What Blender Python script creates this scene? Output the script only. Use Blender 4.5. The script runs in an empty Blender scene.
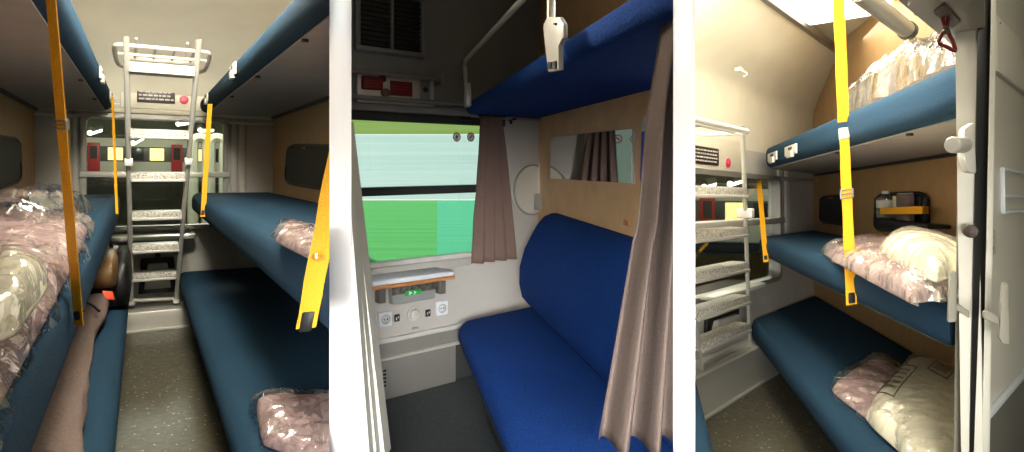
import bpy, bmesh, math, random
from mathutils import Vector, Matrix, noise as mnoise
random.seed(4)
C = bpy.context.scene.collection
F, CX, CY, H = 640.0, 512.0, 180.0, 1.25
CAM = Vector((0, 0, H))
LP = dict(first=95, first_far=42, first_front=22, third=6, third_mid=66, third_front=40, third_door=6.5, second=.0, corridor=9, corridor3=5.5, spot=95, st1=380, st3=240, sun=3.3, sky=.45)   # lamp and added fill light strengths
PI = math.pi

# ------------------------------------------------------------------ frames
class Frame:
    """an orthonormal local frame (x right, y away, z up) placed in the world"""
    def __init__(s, M, clips=()):
        s.M = M; s.I = M.inverted(); s.clips = list(clips)
    def at(s, px, py, ax, val):
        """where the line of sight of a measured spot meets the plane ax = val"""
        o = s.I @ CAM
        r = s.I.to_3x3() @ Vector(((px-CX)/F, 1, -(py-CY)/F))
        i = 'xyz'.index(ax)
        return o + r*((val-o[i])/r[i])
    def sub(s, loc, rz=0):
        return Frame(s.M @ Matrix.Translation(loc) @ Matrix.Rotation(rz, 4, 'Z'), s.clips)
    def pr(s, p):
        w = s.M @ Vector(p)
        return CX+F*w.x/w.y, CY-F*(w.z-H)/w.y

def side(px, keep):                                  # the face of a dividing wall: keep = -1 left of it, 1 right of it
    t = (px-CX)/F
    return (Vector((0, 0, 0)), Vector((1, -t, 0)).normalized()*keep)
NEAR = (Vector((0, .56, 0)), Vector((0, 1, 0)))

def room_frame(vx, vy, clips):
    d = Vector(((vx-CX)/F, 1, -(vy-CY)/F)).normalized()
    c = d.cross(Vector((0, 0, 1))).normalized()
    z = c.cross(d)
    M = Matrix(((c.x, d.x, z.x, 0), (c.y, d.y, z.y, 0), (c.z, d.z, z.z, 0), (0, 0, 0, 1)))
    return Frame(M, clips+[NEAR])
R1 = room_frame(142, 165, [side(329.5, -1)])
R2 = room_frame(382, 158, [side(351.3, 1), side(673.2, -1)])
R3 = room_frame(650, 200, [side(695, 1)])
W1 = R1.sub((0, 5.878, 0))
W2 = R2.sub((0, 3.403, 0), math.radians(28.7))
W3 = R3.sub((.342, 4.237, 0), math.radians(62.3))
WORLD = Frame(Matrix.Identity(4))

# ------------------------------------------------------------------ mesh building
class MB:
    def __init__(s): s.v = []; s.f = []
    def add(s, vs, fs):
        n = len(s.v); s.v += [Vector(v) for v in vs]; s.f += [[i+n for i in f] for f in fs]; return s
    def addbm(s, bm):
        bm.verts.index_update()
        s.add([v.co.copy() for v in bm.verts], [[v.index for v in f.verts] for f in bm.faces]); bm.free(); return s
    def box(s, x0, x1, y0, y1, z0, z1, b=0, seg=2, M=None):
        bm = bmesh.new(); bmesh.ops.create_cube(bm, size=1)
        for v in bm.verts:
            v.co = Vector(((x0+x1)/2+v.co.x*(x1-x0), (y0+y1)/2+v.co.y*(y1-y0), (z0+z1)/2+v.co.z*(z1-z0)))
        if b: bmesh.ops.bevel(bm, geom=bm.edges[:], offset=b, segments=seg, affect='EDGES', profile=.5)
        if M: bmesh.ops.transform(bm, matrix=M, verts=bm.verts)
        return s.addbm(bm)
    def prism(s, pts, off, b=0):
        """a flat outline (3d points) pushed along off"""
        off = Vector(off); n = len(pts); P = [Vector(p) for p in pts]
        bm = bmesh.new(); a = [bm.verts.new(p) for p in P]; c = [bm.verts.new(p+off) for p in P]
        bm.faces.new(a[::-1]); bm.faces.new(c)
        for i in range(n): bm.faces.new((a[i], a[(i+1) % n], c[(i+1) % n], c[i]))
        if b: bmesh.ops.bevel(bm, geom=bm.edges[:], offset=b, segments=2, affect='EDGES', profile=.5)
        return s.addbm(bm)
    def loft(s, rings, cap=True, closed=True):
        n = len(rings[0]); vs = [p for r in rings for p in r]; fs = []
        for k in range(len(rings)-1):
            for i in range(n if closed else n-1):
                j = (i+1) % n
                fs.append([k*n+i, k*n+j, (k+1)*n+j, (k+1)*n+i])
        if cap and closed:
            fs.append(list(range(n))[::-1]); fs.append([(len(rings)-1)*n+i for i in range(n)])
        return s.add(vs, fs)
    def tube(s, pts, r, seg=10, cap=True):
        P = [Vector(p) for p in pts]; rings = []
        t0 = (P[1]-P[0]).normalized()
        u = t0.orthogonal().normalized()
        for i, p in enumerate(P):
            a = P[max(i-1, 0)]; b = P[min(i+1, len(P)-1)]
            t = (b-a).normalized()
            u = (u-t*u.dot(t)).normalized(); w = t.cross(u)
            rr = r[i] if isinstance(r, (list, tuple)) else r
            rings.append([p+(u*math.cos(2*PI*k/seg)+w*math.sin(2*PI*k/seg))*rr for k in range(seg)])
        return s.loft(rings, cap)
    def lathe(s, c, ax, prof, seg=28):
        """prof: (distance along ax, radius)"""
        c = Vector(c); ax = Vector(ax).normalized(); u = ax.orthogonal().normalized(); w = ax.cross(u)
        return s.loft([[c+ax*h+(u*math.cos(2*PI*k/seg)+w*math.sin(2*PI*k/seg))*max(r, 1e-4) for k in range(seg)] for h, r in prof])
    def ribbon(s, pts, width, th):
        """flat webbing along pts; width = a vector, th = a vector"""
        w = Vector(width)/2; t = Vector(th)/2
        return s.loft([[Vector(p)-w-t, Vector(p)+w-t, Vector(p)+w+t, Vector(p)-w+t] for p in pts])

def smooth_path(pts, n=6):
    P = [Vector(p) for p in pts]; out = []
    for i in range(len(P)-1):
        p0 = P[max(i-1, 0)]; p1 = P[i]; p2 = P[i+1]; p3 = P[min(i+2, len(P)-1)]
        for k in range(n):
            t = k/n
            out.append(.5*((2*p1)+(p2-p0)*t+(2*p0-5*p1+4*p2-p3)*t*t+(3*p1-p0-3*p2+p3)*t**3))
    out.append(P[-1]); return out

def obj(name, mb, m, fr=WORLD, parent=None, sm=True, clip=True, label=None, ang=.6):
    me = bpy.data.meshes.new(name)
    bm = bmesh.new()
    vs = [bm.verts.new(fr.M @ v) for v in mb.v]
    for f in mb.f:
        try: bm.faces.new([vs[i] for i in f])
        except ValueError: pass
    bmesh.ops.recalc_face_normals(bm, faces=bm.faces)
    if clip:
        for co, no in fr.clips:
            if any((v.co-co).dot(no) < 0 for v in bm.verts):
                r = bmesh.ops.bisect_plane(bm, geom=bm.verts[:]+bm.edges[:]+bm.faces[:], plane_co=co, plane_no=no, clear_inner=True)
                ed = [e for e in r['geom_cut'] if isinstance(e, bmesh.types.BMEdge) and e.is_boundary]
                if ed and name not in OPEN:
                    try: bmesh.ops.holes_fill(bm, edges=ed, sides=0)
                    except Exception: pass
    if parent is not None:
        base = parent['_M']; I = Matrix([base[i*4:i*4+4] for i in range(4)]).inverted()
    else:
        if len(bm.verts):
            xs = [v.co for v in bm.verts]
            b = Vector(((min(p.x for p in xs)+max(p.x for p in xs))/2, (min(p.y for p in xs)+max(p.y for p in xs))/2, min(p.z for p in xs)))
        else: b = Vector((0, 0, 0))
        I = Matrix.Translation(-b)
    bmesh.ops.transform(bm, matrix=I, verts=bm.verts)
    bm.to_mesh(me); bm.free()
    o = bpy.data.objects.new(name, me); C.objects.link(o)
    if m is not None: me.materials.append(m)
    if sm:
        me.shade_smooth(); me.set_sharp_from_angle(angle=ang)
    if parent is not None:
        o.parent = parent; o['_M'] = parent['_M']
    else:
        o.location = b; MM = Matrix.Translation(b); o['_M'] = [MM[i][j] for i in range(4) for j in range(4)]
    if label: o['label'] = label
    return o
OPEN = {'plastic_wrap', 'curtain'}

def thing(name, label, cat, fr, base, group=None):
    o = bpy.data.objects.new(name, None); C.objects.link(o); o.empty_display_size = .1
    MM = fr.M @ Matrix.Translation(Vector(base)); o.matrix_world = MM
    o['_M'] = [MM[i][j] for i in range(4) for j in range(4)]
    o['label'] = label; o['category'] = cat
    if group: o['group'] = group
    return o
def tag(o, label, cat, group=None, kind=None):
    o['label'] = label; o['category'] = cat
    if group: o['group'] = group
    if kind: o['kind'] = kind
    return o
def struct(name, mb, m, fr=WORLD, parent=None, label=None, **k):
    o = obj(name, mb, m, fr, parent, **k)
    if parent is None: o['kind'] = 'structure'
    if label: o['label'] = label
    return o

# ------------------------------------------------------------------ materials
def lin(r, g, b):
    f = lambda c: (c/255/12.92 if c/255 <= .04045 else ((c/255+.055)/1.055)**2.4)
    return (f(r), f(g), f(b), 1)
def mat(name, rgb, rough=.5, metal=0, bump=0, scale=60, var=0, spec=.5, sheen=0, detail=4):
    m = bpy.data.materials.new(name); m.use_nodes = True; N = m.node_tree.nodes; L = m.node_tree.links
    p = N['Principled BSDF']; p.inputs['Base Color'].default_value = lin(*rgb)
    p.inputs['Roughness'].default_value = rough; p.inputs['Metallic'].default_value = metal
    p.inputs['Specular IOR Level'].default_value = spec
    if sheen: p.inputs['Sheen Weight'].default_value = sheen; p.inputs['Sheen Roughness'].default_value = .5
    if bump or var:
        tc = N.new('ShaderNodeTexCoord'); nz = N.new('ShaderNodeTexNoise')
        nz.inputs['Scale'].default_value = scale; nz.inputs['Detail'].default_value = detail
        L.new(tc.outputs['Object'], nz.inputs['Vector'])
        if bump:
            b = N.new('ShaderNodeBump'); b.inputs['Strength'].default_value = bump; b.inputs['Distance'].default_value = .01
            L.new(nz.outputs['Fac'], b.inputs['Height']); L.new(b.outputs['Normal'], p.inputs['Normal'])
        if var:
            mx = N.new('ShaderNodeMixRGB'); mx.blend_type = 'MULTIPLY'; mx.inputs[0].default_value = 1
            cr = N.new('ShaderNodeValToRGB'); cr.color_ramp.elements[0].position = .3; cr.color_ramp.elements[1].position = .7
            cr.color_ramp.elements[0].color = (1-var, 1-var, 1-var, 1); cr.color_ramp.elements[1].color = (1+var*.3,)*3+(1,)
            L.new(nz.outputs['Fac'], cr.inputs[0]); mx.inputs[1].default_value = lin(*rgb); L.new(cr.outputs[0], mx.inputs[2])
            L.new(mx.outputs[0], p.inputs['Base Color'])
    return m
def emis(name, rgb, s):
    m = bpy.data.materials.new(name); m.use_nodes = True; N = m.node_tree.nodes
    p = N['Principled BSDF']; p.inputs['Base Color'].default_value = lin(*rgb)
    p.inputs['Emission Color'].default_value = lin(*rgb); p.inputs['Emission Strength'].default_value = s
    return m
def clear(name, tint, blend, rough=.05, bump=0, scale=20, base=.04, top=.7):
    """thin clear sheet: see-through, shinier at a slant"""
    m = bpy.data.materials.new(name); m.use_nodes = True; N = m.node_tree.nodes; L = m.node_tree.links
    N.remove(N['Principled BSDF']); out = N['Material Output']
    t = N.new('ShaderNodeBsdfTransparent'); t.inputs[0].default_value = lin(*tint)
    g = N.new('ShaderNodeBsdfGlossy'); g.inputs['Roughness'].default_value = rough; g.inputs[0].default_value = (1, 1, 1, 1)
    lw = N.new('ShaderNodeLayerWeight'); lw.inputs[0].default_value = blend
    mr = N.new('ShaderNodeMapRange'); mr.inputs[3].default_value = base; mr.inputs[4].default_value = top
    mx = N.new('ShaderNodeMixShader')
    L.new(lw.outputs['Facing'], mr.inputs[0]); L.new(mr.outputs[0], mx.inputs[0])
    L.new(t.outputs[0], mx.inputs[1]); L.new(g.outputs[0], mx.inputs[2]); L.new(mx.outputs[0], out.inputs[0])
    if bump:
        tc = N.new('ShaderNodeTexCoord'); v = N.new('ShaderNodeTexVoronoi'); v.inputs['Scale'].default_value = scale
        nz = N.new('ShaderNodeTexNoise'); nz.inputs['Scale'].default_value = scale*.6; nz.inputs['Detail'].default_value = 3
        nz.inputs['Distortion'].default_value = 1.5
        ad = N.new('ShaderNodeMath'); ad.operation = 'ADD'
        L.new(tc.outputs['Object'], v.inputs['Vector']); L.new(tc.outputs['Object'], nz.inputs['Vector'])
        L.new(v.outputs['Distance'], ad.inputs[0]); L.new(nz.outputs['Fac'], ad.inputs[1])
        b = N.new('ShaderNodeBump'); b.inputs['Strength'].default_value = bump; b.inputs['Distance'].default_value = .02
        L.new(ad.outputs[0], b.inputs['Height']); L.new(b.outputs[0], g.inputs['Normal']); L.new(b.outputs[0], lw.inputs['Normal'])
    return m
def speckle(name, base, dot, scale, thr, rough=.5, mid=None):
    m = bpy.data.materials.new(name); m.use_nodes = True; N = m.node_tree.nodes; L = m.node_tree.links
    p = N['Principled BSDF']; p.inputs['Roughness'].default_value = rough
    tc = N.new('ShaderNodeTexCoord'); v = N.new('ShaderNodeTexVoronoi'); v.inputs['Scale'].default_value = scale
    v2 = N.new('ShaderNodeTexNoise'); v2.inputs['Scale'].default_value = scale*1.2; v2.inputs['Detail'].default_value = 4
    cr = N.new('ShaderNodeValToRGB'); cr.color_ramp.interpolation = 'LINEAR'
    cr.color_ramp.elements[0].position = thr*.7; cr.color_ramp.elements[0].color = lin(*dot)
    cr.color_ramp.elements[1].position = thr; cr.color_ramp.elements[1].color = lin(*base)
    mx = N.new('ShaderNodeMixRGB'); mx.blend_type = 'MULTIPLY'; mx.inputs[0].default_value = .6
    c2 = N.new('ShaderNodeValToRGB'); c2.color_ramp.elements[0].position = .35; c2.color_ramp.elements[1].position = .65
    c2.color_ramp.elements[0].color = (.45, .45, .45, 1); c2.color_ramp.elements[1].color = (1.3, 1.3, 1.3, 1)
    L.new(tc.outputs['Object'], v.inputs['Vector']); L.new(tc.outputs['Object'], v2.inputs['Vector'])
    L.new(v.outputs['Distance'], cr.inputs[0]); L.new(v2.outputs['Fac'], c2.inputs[0])
    L.new(cr.outputs[0], mx.inputs[1]); L.new(c2.outputs[0], mx.inputs[2]); L.new(mx.outputs[0], p.inputs['Base Color'])
    return m
def striped(name, a, b, scale, axis='Z', rough=.9, soft=.5):
    m = bpy.data.materials.new(name); m.use_nodes = True; N = m.node_tree.nodes; L = m.node_tree.links
    p = N['Principled BSDF']; p.inputs['Roughness'].default_value = rough; p.inputs['Specular IOR Level'].default_value = .1
    tc = N.new('ShaderNodeTexCoord'); w = N.new('ShaderNodeMapping'); nz = N.new('ShaderNodeTexNoise')
    w.inputs['Scale'].default_value = {'Y': (.01, scale, .01), 'Z': (.01, .01, scale)}[axis]
    nz.inputs['Scale'].default_value = 1; nz.inputs['Detail'].default_value = 5; nz.inputs['Roughness'].default_value = .7
    cr = N.new('ShaderNodeValToRGB'); cr.color_ramp.elements[0].position = .5-soft/2; cr.color_ramp.elements[1].position = .5+soft/2
    cr.color_ramp.elements[0].color = lin(*a); cr.color_ramp.elements[1].color = lin(*b)
    L.new(tc.outputs['Object'], w.inputs[0]); L.new(w.outputs[0], nz.inputs['Vector']); L.new(nz.outputs['Fac'], cr.inputs[0])
    L.new(cr.outputs[0], p.inputs['Base Color'])
    return m

M = {}
M['fabric'] = mat('blue_fabric', (39, 67, 89), .9, bump=.3, scale=220, var=.3, spec=.12)
M['fabric_day'] = mat('bright_blue_fabric', (20, 60, 130), .9, bump=.3, scale=160, var=.4, spec=.12)
M['under'] = mat('grey_underside', (150, 146, 140), .6, var=.1, scale=8)
M['cream'] = mat('cream_panel', (220, 217, 198), .55, var=.06, scale=5)
M['greywall'] = mat('grey_panel', (186, 184, 176), .5, var=.08, scale=6)
M['tan'] = mat('tan_laminate', (178, 142, 96), .5, var=.1, scale=10)
M['birch'] = mat('birch_laminate', (222, 182, 132), .45, var=.12, scale=9)
M['white'] = mat('white_paint', (244, 244, 242), .6)
M['daywall'] = mat('light_grey_panel', (172, 169, 163), .5, var=.05, scale=6)
M['dayupper'] = mat('grey_upper_panel', (138, 140, 138), .45, var=.06, scale=6)
M['floor'] = speckle('speckled_floor', (92, 88, 74), (205, 198, 170), 26, .16, .45)
M['floor_day'] = speckle('dark_speckled_floor', (58, 64, 66), (110, 116, 116), 60, .14, .6)
M['alu'] = mat('brushed_aluminium', (206, 204, 194), .4, .35, bump=.05, scale=90)
M['aluwhite'] = mat('painted_aluminium', (214, 212, 204), .4, .3)
M['steel'] = mat('dull_steel', (150, 148, 142), .4, .45, bump=.04, scale=60)
M['tread'] = speckle('punched_tread', (196, 193, 182), (112, 110, 100), 60, .3, .4)
M['yellow'] = mat('yellow_webbing', (232, 166, 8), .6, bump=.35, scale=260, var=.12)
M['black'] = mat('black_plastic', (22, 22, 22), .5)
M['rubber'] = mat('black_rubber', (14, 14, 14), .45)
M['pocket'] = mat('charcoal_pocket', (38, 40, 42), .7, bump=.2, scale=120)
M['mauve'] = mat('mauve_blanket', (186, 160, 158), .9, bump=.5, scale=45, var=.2, spec=.1)
M['jacket'] = mat('mauve_cloth', (124, 108, 103), .9, bump=.4, scale=70, var=.15, spec=.1)
M['linen'] = mat('white_linen', (236, 230, 206), .8, bump=.3, scale=24, var=.08, spec=.2)
M['plastic'] = clear('clear_plastic', (252, 252, 252), .4, .08, bump=.7, scale=13, base=.03, top=.6)
M['milky'] = clear('milky_plastic', (244, 244, 240), .5, .14, bump=.8, scale=12, base=.06, top=.55)
M['glass'] = clear('window_glass', (250, 253, 251), .3, .01, base=.03, top=.4)
M['print'] = mat('grey_print', (96, 92, 88), .7)
M['darkprint'] = mat('dark_sign_face', (44, 38, 36), .4)
M['letters'] = mat('pale_lettering', (196, 190, 180), .5)
M['pink'] = mat('crimson_plastic', (196, 50, 84), .4)
M['tanleather'] = mat('tan_leather', (112, 84, 50), .5, bump=.2, scale=60)
M['brown'] = mat('dark_brown_leather', (62, 44, 30), .5, bump=.2, scale=60)
M['orange'] = mat('orange_tag', (240, 84, 50), .5)
M['red'] = mat('red_plate', (116, 18, 22), .45)
M['redsign'] = mat('red_print', (170, 40, 44), .5)
M['curtain'] = mat('brown_curtain', (112, 92, 84), .9, bump=.2, scale=180, var=.15, spec=.1)
M['curtain_big'] = mat('mauve_brown_curtain', (86, 75, 70), .9, bump=.2, scale=160, var=.12, spec=.1)
M['mirror'] = mat('mirror_face', (236, 238, 236), .02, 1)
M['wood'] = mat('wood_edge', (182, 124, 74), .45, var=.2, scale=12)
M['whitelam'] = mat('white_laminate', (206, 212, 216), .3)
M['green'] = mat('green_sticker', (30, 168, 70), .5)
M['poster'] = mat('blue_poster', (28, 70, 168), .5)
M['vent'] = mat('dark_vent', (44, 46, 46), .6)
M['bottle'] = clear('bottle_plastic', (226, 236, 238), .4, .05, base=.08, top=.7)
M['redweb'] = mat('dark_red_webbing', (120, 28, 30), .7, bump=.3, scale=120)
M['post'] = mat('post_paint', (150, 147, 134), .45, var=.05, scale=6)
M['door'] = mat('door_paint', (224, 222, 208), .4, var=.05, scale=5)
M['jamb'] = mat('jamb_paint', (150, 150, 142), .5, var=.05, scale=6)
M['greyblanket'] = mat('grey_blanket', (104, 98, 92), .9, bump=.5, scale=45, var=.25, spec=.1)
M['tubegrey'] = mat('dark_grey_tube', (104, 101, 94), .45, .2)
M['doorgrey'] = mat('door_grey_paint', (120, 118, 108), .45)
M['lamp'] = emis('lamp_diffuser', (255, 246, 226), 5.0)
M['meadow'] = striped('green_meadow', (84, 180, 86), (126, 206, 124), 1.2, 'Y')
M['meadow_reflect'] = striped('pane_reflection_green', (84, 194, 140), (118, 214, 164), 1.2, 'Y')  # meadow green tinted with the mint of a pane reflection
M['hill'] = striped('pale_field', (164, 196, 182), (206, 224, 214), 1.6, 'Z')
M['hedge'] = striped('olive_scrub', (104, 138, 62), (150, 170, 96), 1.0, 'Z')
M['chalk'] = mat('white_path', (240, 240, 232), .9)
M['coach'] = mat('coach_paint', (206, 204, 192), .5)
M['coachgrey'] = mat('coach_dark_band', (84, 84, 78), .4)
M['coachglass'] = emis('lit_coach_window', (255, 226, 150), 1.6)
M['coachdark'] = mat('dark_coach_window', (36, 40, 38), .2)
M['coachred'] = mat('coach_red_door', (186, 26, 40), .45)
M['station'] = mat('station_wall', (160, 164, 138), .8, var=.2, scale=1.5)
M['tubelamp'] = emis('strip_lamp', (250, 250, 225), 4)
M['stfloor'] = mat('platform_floor', (84, 84, 78), .7)

# ------------------------------------------------------------------ generic makers
def rrect(x0, x1, z0, z1, r, n=5):
    r = min(r, (x1-x0)/2*.98, (z1-z0)/2*.98); out = []
    for cx, cz, a0 in ((x1-r, z1-r, 0), (x0+r, z1-r, 90), (x0+r, z0+r, 180), (x1-r, z0+r, 270)):
        for k in range(n+1):
            a = math.radians(a0+90*k/n); out.append((cx+r*math.cos(a), cz+r*math.sin(a)))
    return out
def cushion_mb(c0, c1, z0, z1, dn, df, r=.05, puff=0, slope=0):
    """upholstered slab running along y; dn / df give the near and far end at each x"""
    mb = MB(); rings = []
    steps = [(0, r*.95), (.12*r, r*.5), (.45*r, r*.14), (r, 0)]
    sec = [('n', o, i) for o, i in steps]+[('m', k/9, 0) for k in range(1, 9)]+[('f', o, i) for o, i in steps[::-1]]
    for kind, o, ins in sec:
        ring = []
        for x, z in rrect(c0+ins, c1-ins, z0+ins*.8, z1-ins*.8, max(r-ins*.6, .012)):
            a, b = dn(x), df(x)
            y = a+o if kind == 'n' else b-o if kind == 'f' else a+(b-a)*o
            if puff and z > (z0+z1)/2: z += puff*math.sin(PI*(x-c0)/(c1-c0))
            ring.append(Vector((x, y, z+slope*(y-5.8))))
        rings.append(ring)
    return mb.loft(rings)
def bunk(fr, label, group, c0, c1, z0, z1, dn, df, front, under=True, r=.055, bolts=(), clips=(), mname='fabric', cat='bunk', slope=0):
    """front = -1 when the open edge is at c0, 1 when it is at c1"""
    t = thing('sleeping_bunk', label, cat, fr, ((c0+c1)/2, (dn(c0)+df(c0))/2, z0), group)
    obj('mattress', cushion_mb(c0, c1, z0, z1, dn, df, r, 0, slope), M[mname], fr, t)
    if under:
        e0 = c0+.05 if front < 0 else c0+.004; e1 = c1-.004 if front < 0 else c1-.05
        P = [(x_, y_, z0-.005+slope*(y_-5.8)) for x_, y_ in ((e0, dn(e0)+.06), (e1, dn(e1)+.06), (e1, df(e1)-.03), (e0, df(e0)-.03))]
        obj('underside_panel', MB().prism(P, (0, 0, .015)), M['under'], fr, t, sm=False)
        e = c1-.012 if front < 0 else c0+.012
        P = [(e-.012, dn(e)+.05, z0-.022), (e+.012, dn(e)+.05, z0-.022), (e+.012, df(e)-.02, z0-.022), (e-.012, df(e)-.02, z0-.022)]
        obj('edge_seal', MB().prism(P, (0, 0, .018)), M['rubber'], fr, t, sm=False)
    fx = c0 if front < 0 else c1
    for y in bolts:
        obj('bolt', MB().lathe((fx-front*.06, y, z0-.016), (0, 0, 1), [(0, .004), (.001, .012), (.01, .012), (.013, .006)], 12), M['black'], fr, t)
    for y, w in clips:
        g = front
        mb = MB(); x0 = fx+g*.001; x1 = fx+g*.012
        mb.box(min(x0, x1), max(x0, x1), y-w, y+w, z0+.03, z0+.09, .003)
        mb.box(min(x0, fx+g*.02), max(x0, fx+g*.02), y-w*.45, y+w*.45, z0+.015, z0+.055, .003)
        c = obj('strap_catch', mb, M['aluwhite'], fr, t)
        obj('slot', MB().box(min(x1-g*.004, x1+g*.003), max(x1-g*.004, x1+g*.003), y-w*.35, y+w*.25, z0+.062, z0+.078), M['black'], fr, c, sm=False)
    return t
def strap(fr, label, top, bot, w, wv, buckle=None, sag=.0, tongue=True, topclip=False):
    """webbing between two bunks; w = width, wv = width direction"""
    top = Vector(top); bot = Vector(bot); wv = Vector(wv).normalized()
    t = thing('safety_strap', label, 'strap', fr, bot, 'yellow bunk safety straps')
    ax = (bot-top).normalized(); nv = ax.cross(wv).normalized()
    pts = []
    for k in range(13):
        u = k/12
        pts.append(top.lerp(bot, u)+nv*sag*math.sin(PI*u))
    mb = MB(); mb.loft([[p-wv*w/2*(1+.06*math.sin(5*k))-nv*.002, p+wv*w/2*(1+.04*math.sin(4*k))-nv*.002, p+wv*w/2*(1+.04*math.sin(4*k))+nv*.002, p-wv*w/2*(1+.06*math.sin(5*k))+nv*.002] for k, p in enumerate(pts)])
    obj('webbing', mb, M['yellow'], fr, t)
    def frame_at(u, s=1.0):
        p = top.lerp(bot, u)+nv*sag*math.sin(PI*u)
        return Matrix((( wv.x, nv.x, -ax.x, p.x), (wv.y, nv.y, -ax.y, p.y), (wv.z, nv.z, -ax.z, p.z), (0, 0, 0, 1)))
    def buck(u, name, mm):
        A = frame_at(u); mb = MB(); h = w*.75
        mb.box(-w*.62, w*.62, -.006, .006, h*.5, h*.72, .002, M=A); mb.box(-w*.62, w*.62, -.006, .006, -h*.72, -h*.5, .002, M=A)
        mb.box(-w*.66, -w*.5, -.006, .006, -h*.7, h*.7, .002, M=A); mb.box(w*.5, w*.66, -.006, .006, -h*.7, h*.7, .002, M=A)
        mb.box(-w*.5, w*.5, -.008, .008, -h*.12, h*.1, .002, M=A)
        b = obj(name, mb, mm, fr, t)
        return b
    if buckle is not None: buck(buckle, 'buckle', M['steel'])
    if tongue:
        A = frame_at(.965); mb = MB()
        mb.box(-w*.3, w*.3, -.008, .008, -w*.5, w*.5, .003, M=A); mb.tube([A @ Vector((-w*.35, -.012, w*.3)), A @ Vector((w*.35, -.012, w*.3))], w*.12, 8)
        obj('hook', mb, M['black'], fr, t)
    if topclip:
        A = frame_at(0); mb = MB()
        mb.box(-w*.55, w*.55, -.006, .006, -w*.9, w*.5, .004, M=A); 
        b = obj('catch_plate', mb, M['aluwhite'], fr, t)
        obj('slot', MB().box(-w*.3, -w*.05, -.009, -.005, w*.05, w*.3, M=A).box(w*.08, w*.33, -.009, -.005, w*.05, w*.3, M=A), M['black'], fr, b, sm=False)
    return t
def fbm(p, seed, o=3):
    return mnoise.fractal(Vector(p)+Vector((seed*7.3, seed*3.1, seed)), 1.0, 2.0, o)
def heap_mb(cor, h, nu=40, nv=40, amp=.012, seed=0, fr_=5, p=3.0, top=None, grow=0, lift=0, crumple=0, edge=.0):
    """soft bundle lying on four corners (p00,p10,p11,p01); h = height at the middle, closed underneath"""
    c = [Vector(q) for q in cor]
    up = Vector((0, 0, 1)); ctr = sum(c, Vector())/4
    if grow: c = [ctr+(q-ctr)*(1+grow) for q in c]
    L = max((c[1]-c[0]).length, (c[3]-c[0]).length)
    mb = MB(); T = []; B = []
    for j in range(nv+1):
        for i in range(nu+1):
            u = i/nu; v = j/nv
            a = 2*u-1; b = 2*v-1
            # rounded outline
            e = mnoise.noise(Vector((a*2.2+seed, b*2.2, seed*1.7)))*edge
            k = 1-.06*(abs(a)**4*abs(b)**4)+e*max(abs(a), abs(b))**4
            uu = .5+(u-.5)*k; vv = .5+(v-.5)*k
            q = c[0]*(1-uu)*(1-vv)+c[1]*uu*(1-vv)+c[2]*uu*vv+c[3]*(1-uu)*vv
            prof = max(0, 1-abs(a)**p)**(1/p*1.3)*max(0, 1-abs(b)**p)**(1/p*1.3)
            w = q*(fr_/1.0)
            z = (top(u, v) if top else h)*prof
            n = fbm(w, seed)*amp
            if crumple:
                n += abs(mnoise.noise(w*2.1+Vector((seed, 0, 3))))*crumple+abs(mnoise.noise(w*4.7+Vector((0, seed, 3))))*crumple*.5-crumple*.35
                q = q+Vector((mnoise.noise(w*1.7+Vector((9, seed, 0))), mnoise.noise(w*1.7+Vector((0, 9, seed))), 0))*crumple*.8
            n *= min(1, prof*1.6+(.25 if crumple else 0))
            T.append(q+up*(z+n+.006+lift)); B.append(q+up*.001)
    n = (nu+1)*(nv+1); fs = []
    for j in range(nv):
        for i in range(nu):
            a = j*(nu+1)+i
            fs.append([a, a+1, a+nu+2, a+nu+1])
            if not crumple: fs.append([n+a+nu+1, n+a+nu+2, n+a+1, n+a])
    if not crumple:
        ring = [i for i in range(nu+1)]+[j*(nu+1)+nu for j in range(1, nv+1)]+[nv*(nu+1)+i for i in range(nu-1, -1, -1)]+[j*(nu+1) for j in range(nv-1, 0, -1)]
        for k in range(len(ring)):
            a = ring[k]; b = ring[(k+1) % len(ring)]
            fs.append([a, n+a, n+b, b])
        return mb.add(T+B, fs)
    return mb.add(T, fs)
def pocket(fr, label, P, off, group='wall pockets', strapm=False, mark=None):
    """P = outline corners on the wall, off = thickness vector into the room"""
    P = [Vector(p) for p in P]; ctr = sum(P, Vector())/len(P); out = []
    n = len(P)
    for i in range(n):                                  # round the corners
        a = P[i-1]; b = P[i]; c = P[(i+1) % n]
        for k in range(5):
            t = k/4; s = .22
            p = b.lerp(a, s*(1-t)).lerp(b.lerp(c, s*t), t) if 0 < t < 1 else (b.lerp(a, s) if t == 0 else b.lerp(c, s))
            out.append(p)
    t = thing('wall_pocket', label, 'wall pocket', fr, ctr, group)
    o = Vector(off)
    obj('back_plate', MB().prism(out, o*.5), M['pocket'], fr, t)
    rim = MB(); loop = [p+o*.5 for p in out]; rim.tube(smooth_path(loop+[loop[0]], 2), o.length*.32, 8)
    obj('rim', rim, M['black'], fr, t)
    low = [P[3].lerp(P[0], .55), P[2].lerp(P[1], .55), P[2].lerp(P[1], .06), P[3].lerp(P[0], .06)]
    low = [ctr+(p-ctr)*.94 for p in low]
    obj('net', MB().prism([p+o*.6 for p in low], o*.4), M['pocket'], fr, t)
    if mark is not None:
        p, u, v, s = mark
        p = Vector(p)+o*.52; u = Vector(u).normalized(); v = Vector(v).normalized()
        mb = MB()
        mb.prism([p+u*x*s+v*y*s for x, y in ((-1, .1), (-.35, .45), (0, .12), (.4, .5), (1, .3), (.45, -.1), (.1, -.5), (-.3, -.15))], o*.08)
        obj('emblem', mb, M['yellow'], fr, t, sm=False)
    return t

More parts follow.
